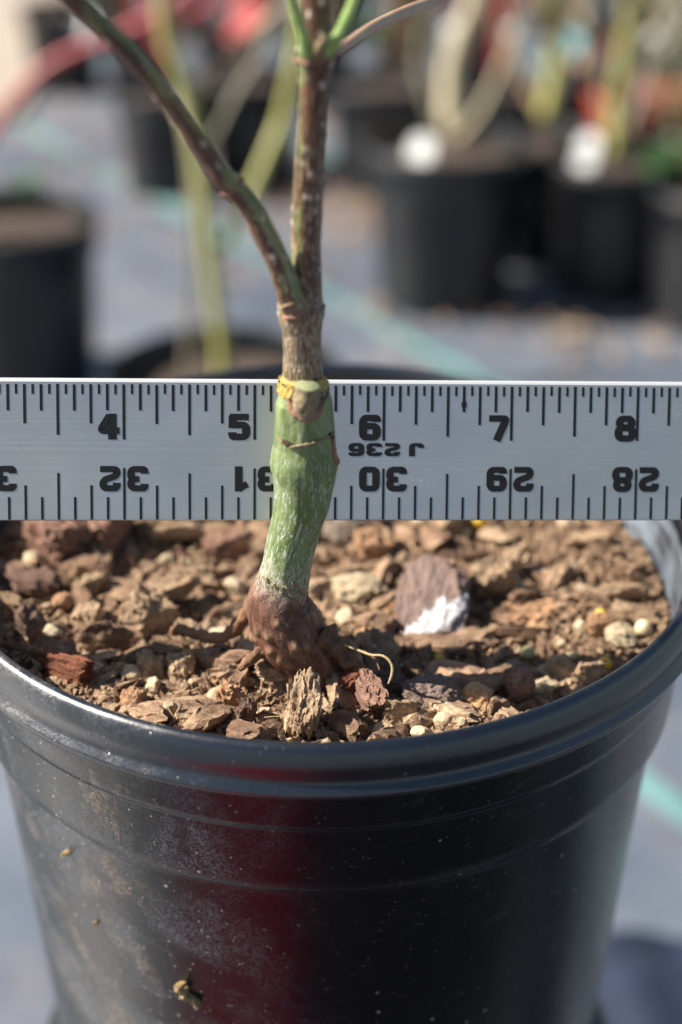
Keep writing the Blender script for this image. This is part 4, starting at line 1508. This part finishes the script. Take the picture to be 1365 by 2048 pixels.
place_pot('near', 447, 742, 480, "blurred black pot directly behind the front pot, holding the yellow-green trunk")
place_pot('left', 20, 430, 355, "blurred black pot at the left edge of the photo")
place_pot('r1', 895, 280, 330, "blurred black pot standing in front of the others, a white tag at its left")
place_pot('r2', 1072, 270, 250, "blurred black pot in the dark gap between the two front right pots")
place_pot('r3', 1240, 308, 280, "blurred black pot second from the right edge, with a tall white tag")
place_pot('r4', 1450, 370, 290, "blurred black pot cut by the right edge, with green leaves")
place_pot('m1', 770, 160, 225, "blurred black pot right of the upper stem")
place_pot('m2', 505, 150, 205, "blurred black pot just left of the upper stem")
place_pot('m3', 325, 175, 205, "blurred black pot behind the slanting side branch")
place_pot('m4', 1010, 175, 190, "blurred black pot behind the lone black pot")
place_pot('m5', 1160, 165, 170, "blurred black pot left of the orange-red pot")
place_pot('m6', 120, 10, 165, "blurred black pot at the top left by the pale path")
place_pot('red', 1282, 185, 205, "blurred orange-red plastic pot at the upper right", red=True)
place_pot('m7', 1420, 272, 190, "blurred black pot behind the pot at the right edge")
far = []
rg = random.Random(21)
for row, (yy, ww_, x0) in enumerate([(45, 150, 280), (-60, 130, 215), (-150, 116, 170)]):
    x = x0
    while x < 1480:
        if not (row == 0 and abs(x - 1285) < 0):
            k = 'f%d' % len(far)
            place_pot(k, x, yy + rg.uniform(-14, 14), ww_ * rg.uniform(0.94, 1.06), "one of the black pots packed in the far rows along the top of the photo", "black pots in the far rows")
            far.append(k)
        x += ww_ * rg.uniform(1.05, 1.25)


def bg_tree(key, polys, label, cat="tree", off=(0, 0)):
    """polys: list of (kind, mat, [(px, py, r_px, dY)]) drawn on upright planes at the pot's distance"""
    base, D, d = POTS[key]
    root = empty("young_maple", (base.x, base.y, base.z), label, cat)
    first = True
    for kind, mat, pp in polys:
        P, R = [], []
        for x, y, r, dy in pp:
            p = on_y(x, y, base.y + dy)
            P.append(p)
            R.append(r * depth_of(p) / FPX)
        if first:
            P[0].z = base.z - 0.01
            first = False
        tube(kind, P, R, MAT[mat], root, nseg=14, sub=5, amp=0.0004, nsc=120, seed=len(P))
    return root


bg_tree('near', [
    ('trunk', 'olive', [(448, 760, 17.3, 0), (444, 700, 16.6, 0), (434, 620, 15.8, 0), (420, 520, 15.1, 0), (408, 420, 14.4, 0), (398, 320, 14.4, 0), (380, 220, 15.1, 0), (352, 130, 15.1, 0), (330, 60, 14.4, 0), (318, -60, 13.0, 0), (300, -220, 10.1, 0)]),
    ('branch', 'olive', [(440, 500, 11.5, 0), (470, 450, 12.2, 0.0), (505, 380, 12.2, 0.01), (540, 300, 12.2, 0.02), (565, 235, 12.2, 0.03), (585, 150, 11.5, 0.03), (600, 60, 10.8, 0.04), (625, -80, 8.6, 0.05)]),
    ('branch', 'brown_tw', [(372, 212, 13.0, 0), (395, 180, 12.2, 0), (430, 140, 11.5, 0.0), (475, 95, 10.8, 0.0), (520, 55, 10.8, 0.01), (580, 0, 9.4, 0.01), (660, -80, 7.2, 0.01)]),
    ('branch', 'grey_tw', [(400, 300, 6.5, 0.02), (430, 270, 5.8, 0.03), (470, 190, 5.8, 0.05), (520, 110, 5.0, 0.06), (560, 20, 5.0, 0.08)]),
    ('branch', 'pink_tw', [(348, 110, 9.4, 0), (352, 60, 9.4, 0.0), (372, 10, 8.6, 0.0), (400, -60, 7.2, 0.0)]),
], "blurred yellow-green forked maple trunk behind the front pot")
bg_tree('near', [
    ('trunk', 'grey_tw', [(372, 765, 9.4, 0.03), (378, 690, 8.6, 0.03), (384, 560, 7.9, 0.03), (386, 430, 7.2, 0.03), (382, 340, 6.5, 0.04), (372, 260, 5.8, 0.05), (350, 190, 5.0, 0.07)]),
], "thin blurred grey stem left of the yellow-green trunk")
bg_tree('left', [
    ('trunk', 'red_tw', [(-40, 450, 9.4, 0), (-60, 400, 8.8, 0.0), (-55, 340, 8.8, 0), (-25, 280, 9.4, 0), (25, 200, 9.9, 0), (90, 135, 9.9, 0), (165, 95, 9.9, 0), (250, 62, 9.4, 0), (335, 12, 8.8, 0), (400, -50, 7.8, 0)]),
    ('branch', 'red_tw', [(250, 62, 11, 0), (330, 45, 10, 0.02), (420, 10, 9, 0.03), (520, -60, 8, 0.04)]),
], "blurred red maple stem arching across the upper left")


def gen_tree(key, px, py, r, mat, lean, label, seed, bmat=None, h=0.6, group=None):
    base, D, d = POTS[key]
    rg = random.Random(seed)
    b = on_z(px, py, base.z - 0.008)
    root = empty("young_maple", (b.x, b.y, b.z), label, "tree", group)
    rr = r * d / FPX
    P = [Vector(b)]
    for i in range(1, 8):
        t = i / 7
        P.append(Vector((b.x + lean * t * h + rg.uniform(-0.012, 0.012), b.y + rg.uniform(-0.02, 0.02), b.z + t * h)))
    tube("trunk", P, [rr * (1 - 0.6 * i / 7) for i in range(8)], MAT[mat], root, nseg=12, sub=4, amp=0.0003, nsc=120)
    for k in range(rg.randint(9, 14)):
        i = rg.randint(0, 5)
        a = rg.uniform(0, 2 * pi)
        q = P[i]
        L = rg.uniform(0.12, 0.3)
        pts = [q, q + Vector((cos(a) * L * .3, sin(a) * L * .3, L * .35)), q + Vector((cos(a) * L * .55, sin(a) * L * .5, L * .9)), q + Vector((cos(a + .3) * L * .7, sin(a + .3) * L * .7, L * 1.5))]
        tube("branch", pts, [rr * .42, rr * .34, rr * .26, rr * .12], MAT[bmat or mat], root, nseg=8, sub=4)


gen_tree('r1', 900, 290, 22, 'tan_tw', 0.10, "blurred pale tan trunk in the lone black pot", 1)
gen_tree('r2', 1090, 240, 18, 'olive', 0.02, "blurred olive trunk in the pot in the dark gap", 2, 'brown_tw')
gen_tree('r3', 1232, 320, 20, 'olive', 0.05, "blurred olive trunk beside the tall white tag", 3, 'grey_tw')
gen_tree('m1', 790, 150, 12, 'brown_tw', 0.08, "blurred thin brown tree right of the upper stem", 4)
gen_tree('m2', 500, 140, 10, 'brown_tw', -0.05, "blurred thin brown tree just left of the upper stem", 5, 'red_tw')
gen_tree('m3', 320, 165, 9, 'red_tw', -0.06, "blurred thin red-stemmed tree behind the slanting branch", 6)
gen_tree('m4', 1000, 160, 13, 'red_tw', 0.05, "blurred red-stemmed tree behind the lone black pot", 7)
gen_tree('m5', 1165, 150, 14, 'tan_tw', 0.06, "blurred tan tree left of the orange-red pot", 8, 'red_tw')
gen_tree('red', 1320, 150, 16, 'tan_tw', 0.00, "blurred pale tan tree in the orange-red pot", 9)
gen_tree('r4', 1420, 380, 14, 'olive', 0.08, "blurred olive stem in the pot at the right edge", 10)
gen_tree('m7', 1390, 250, 12, 'brown_tw', 0.0, "blurred brown stem in the pot behind the one at the right edge", 12)
gen_tree('m6', 130, 0, 9, 'grey_tw', 0.0, "blurred grey stem in the pot by the pale path", 13)
for i, k in enumerate(far):
    base, D, d = POTS[k]
    v = base - CAM
    dd = depth_of(base)
    # middle of the pot, in photo pixels
    upc = v.y * SP + v.z * CP
    gen_tree(k, 682.5 + FPX * v.x / dd, 1024 - FPX * upc / dd, 8, ('red_tw', 'tan_tw', 'brown_tw', 'grey_tw')[i % 4], (-0.1, 0.05, 0.1, 0)[i % 4],
             "one of the bare little trees in the far rows along the top of the photo", 40 + i, ('brown_tw', 'red_tw', 'tan_tw')[i % 3], 0.5, "bare trees in the far rows")


def plant_tag(key, px, py, wp, hp, mat, label, dy=0.0, yaw=-30, group=None, lean=0):
    """an upright card stuck in a pot: card and stake"""
    base, D, d = POTS[key]
    c = on_y(px, py, base.y + dy)
    k = depth_of(c) / FPX
    root = empty("plant_tag", (c.x, c.y, base.z - 0.01), label, "plant tag", group)
    w2, h2 = wp * k / 2, hp * k / 2
    bm = bmesh.new()
    bmesh.ops.create_cube(bm, size=1)
    bmesh.ops.scale(bm, vec=(w2 * 2, 0.0012, h2 * 2), verts=bm.verts)
    bmesh.ops.bevel(bm, geom=[e for e in bm.edges if abs(e.verts[0].co.y - e.verts[1].co.y) > 1e-5], offset=min(w2, h2) * 0.35, segments=4, affect='EDGES')
    R = Matrix.Rotation(radians(yaw), 4, 'Z') @ Matrix.Rotation(radians(-30 + lean), 4, 'X')
    bmesh.ops.transform(bm, matrix=Matrix.Translation(c) @ R, verts=bm.verts)
    V = [v.co.copy() for v in bm.verts]
    F = [tuple(v.index for v in f.verts) for f in bm.faces]
    bm.free()
    mesh_obj("card", V, F, MAT[mat], root, smooth=False)
    lo = Vector((c.x, c.y, base.z - 0.02))
    if (c - lo).length > 0.01:
        tube("stake", [lo, (lo + c) / 2, c], [0.0015, 0.0015, 0.0012], MAT['white'], root, nseg=8, sub=2)


plant_tag('r1', 843, 300, 50, 56, 'white', "white plant tag in the lone black pot", -0.03)
plant_tag('r3', 1174, 305, 42, 74, 'white', "tall white plant tag in the pot second from the right edge", -0.02)
plant_tag('m4', 912, 68, 48, 48, 'white', "round white plant tag high above the lone black pot", 0.0)
plant_tag('m5', 1050, 72, 84, 36, 'white', "wide white plant tag left of the teal tag", 0.02)
plant_tag('m5', 1133, 84, 62, 60, 'teal', "teal plant tag at the upper right", -0.02)
plant_tag('red', 1310, 84, 40, 44, 'white', "white plant tag above the orange-red pot", 0.05)
plant_tag('m7', 1345, 300, 44, 44, 'white', "white plant tag at the right edge", 0.0)
plant_tag('m6', 150, 48, 80, 46, 'white', "pale plant tag behind the top of the slanting branch", -0.05)
plant_tag('m2', 487, 40, 60, 95, 'redp', "bright red plant tag behind the yellow-green tree", 0.05)
0 and plant_tag('left', 132, 455, 16, 30, 'white', "small pale plant tag at the right side of the left-edge pot", -0.02)


def weed(key, px, py, n, size, label, seed):
    base, D, d = POTS[key]
    c = on_z(px, py, base.z)
    rg = random.Random(seed)
    root = empty("leafy_weed", (c.x, c.y, base.z), label, "plant")
    V, F = [], []
    for i in range(n):
        a = rg.uniform(0, 2 * pi)
        r = size * sqrt(rg.random())
        p = Vector((c.x + r * cos(a), c.y + r * sin(a), base.z + rg.uniform(0.002, 0.03)))
        t = Vector((cos(a), sin(a), rg.uniform(0.1, 0.9))).normalized() * rg.uniform(0.008, 0.016)
        s = Vector((-sin(a), cos(a), rg.uniform(-.3, .3))) * rg.uniform(0.003, 0.006)
        b = len(V)
        V += [p - t, p + s, p + t, p - s + Vector((0, 0, 0.001))]
        F += [(b, b + 1, b + 2, b + 3)]
    mesh_obj("leaves", V, F, MAT['leaf'], root, smooth=False)
    tube("stem", [Vector((c.x, c.y, base.z - 0.01)), Vector((c.x, c.y, base.z + 0.012)), Vector((c.x + 0.002, c.y, base.z + 0.025))], [0.0015] * 3, MAT['green'], root, nseg=8, sub=2)


weed('left', 45, 415, 40, 0.018, "dark green weed in the left-edge pot", 1)
weed('r4', 1345, 352, 90, 0.03, "green leafy weed in the pot at the right edge", 2)
weed('m1', 745, 80, 50, 0.03, "dim green plant behind the upper stem's right side", 3)

# unseen red and black sheets added for reflections below the camera: the pot's front wall mirrors them
def sheet(name, x0, x1, y0, y1, thick, mat, label, cat, seed, bumps=0.006):
    V, F = [], []
    n = 40
    for j in range(n + 1):
        for i in range(n + 1):
            u, v = i / n, j / n
            x = x0 + (x1 - x0) * u + 0.01 * noise.noise(Vector((v * 3, seed, 0)))
            y = y0 + (y1 - y0) * v + 0.01 * noise.noise(Vector((u * 3, seed, 7)))
            e = min(1, 12 * min(u, 1 - u, v, 1 - v))
            V.append((x, y, 0.006 + e * (thick + bumps * fbm(Vector((x * 14, y * 14, seed)), 3))))
    for j in range(n):
        for i in range(n):
            k = j * (n + 1) + i
            F.append((k, k + 1, k + n + 2, k + n + 1))
    o = mesh_obj(name, V, F, MAT[mat])
    m = o.modifiers.new("thick", 'SOLIDIFY')
    m.thickness = 0.003
    tag(o, label, cat)


MAT['rubber'] = flat("added_black_matte", (0.012, 0.012, 0.013), 0.8, 0.2, 0.3, 20)  # for the added black sheet that darkens the wall's reflection
MAT['added_red_sheet'] = flat("red_reflection_sheet", (0.26, 0.006, 0.020), 0.6, 0.3, 0.2, 20)
sheet("red_reflection_sheet", -0.30, -0.045, -0.65, 0.13, 0.03, 'added_red_sheet', "unseen red sheet added below the camera for the red reflection in the front pot", "added_red_sheet", 2)
sheet("black_reflection_sheet", -0.03, 0.62, -0.75, 0.17, 0.01, 'rubber', "black rubber mat on the ground below the camera, right of the red tarp", "mat", 5, 0.002)
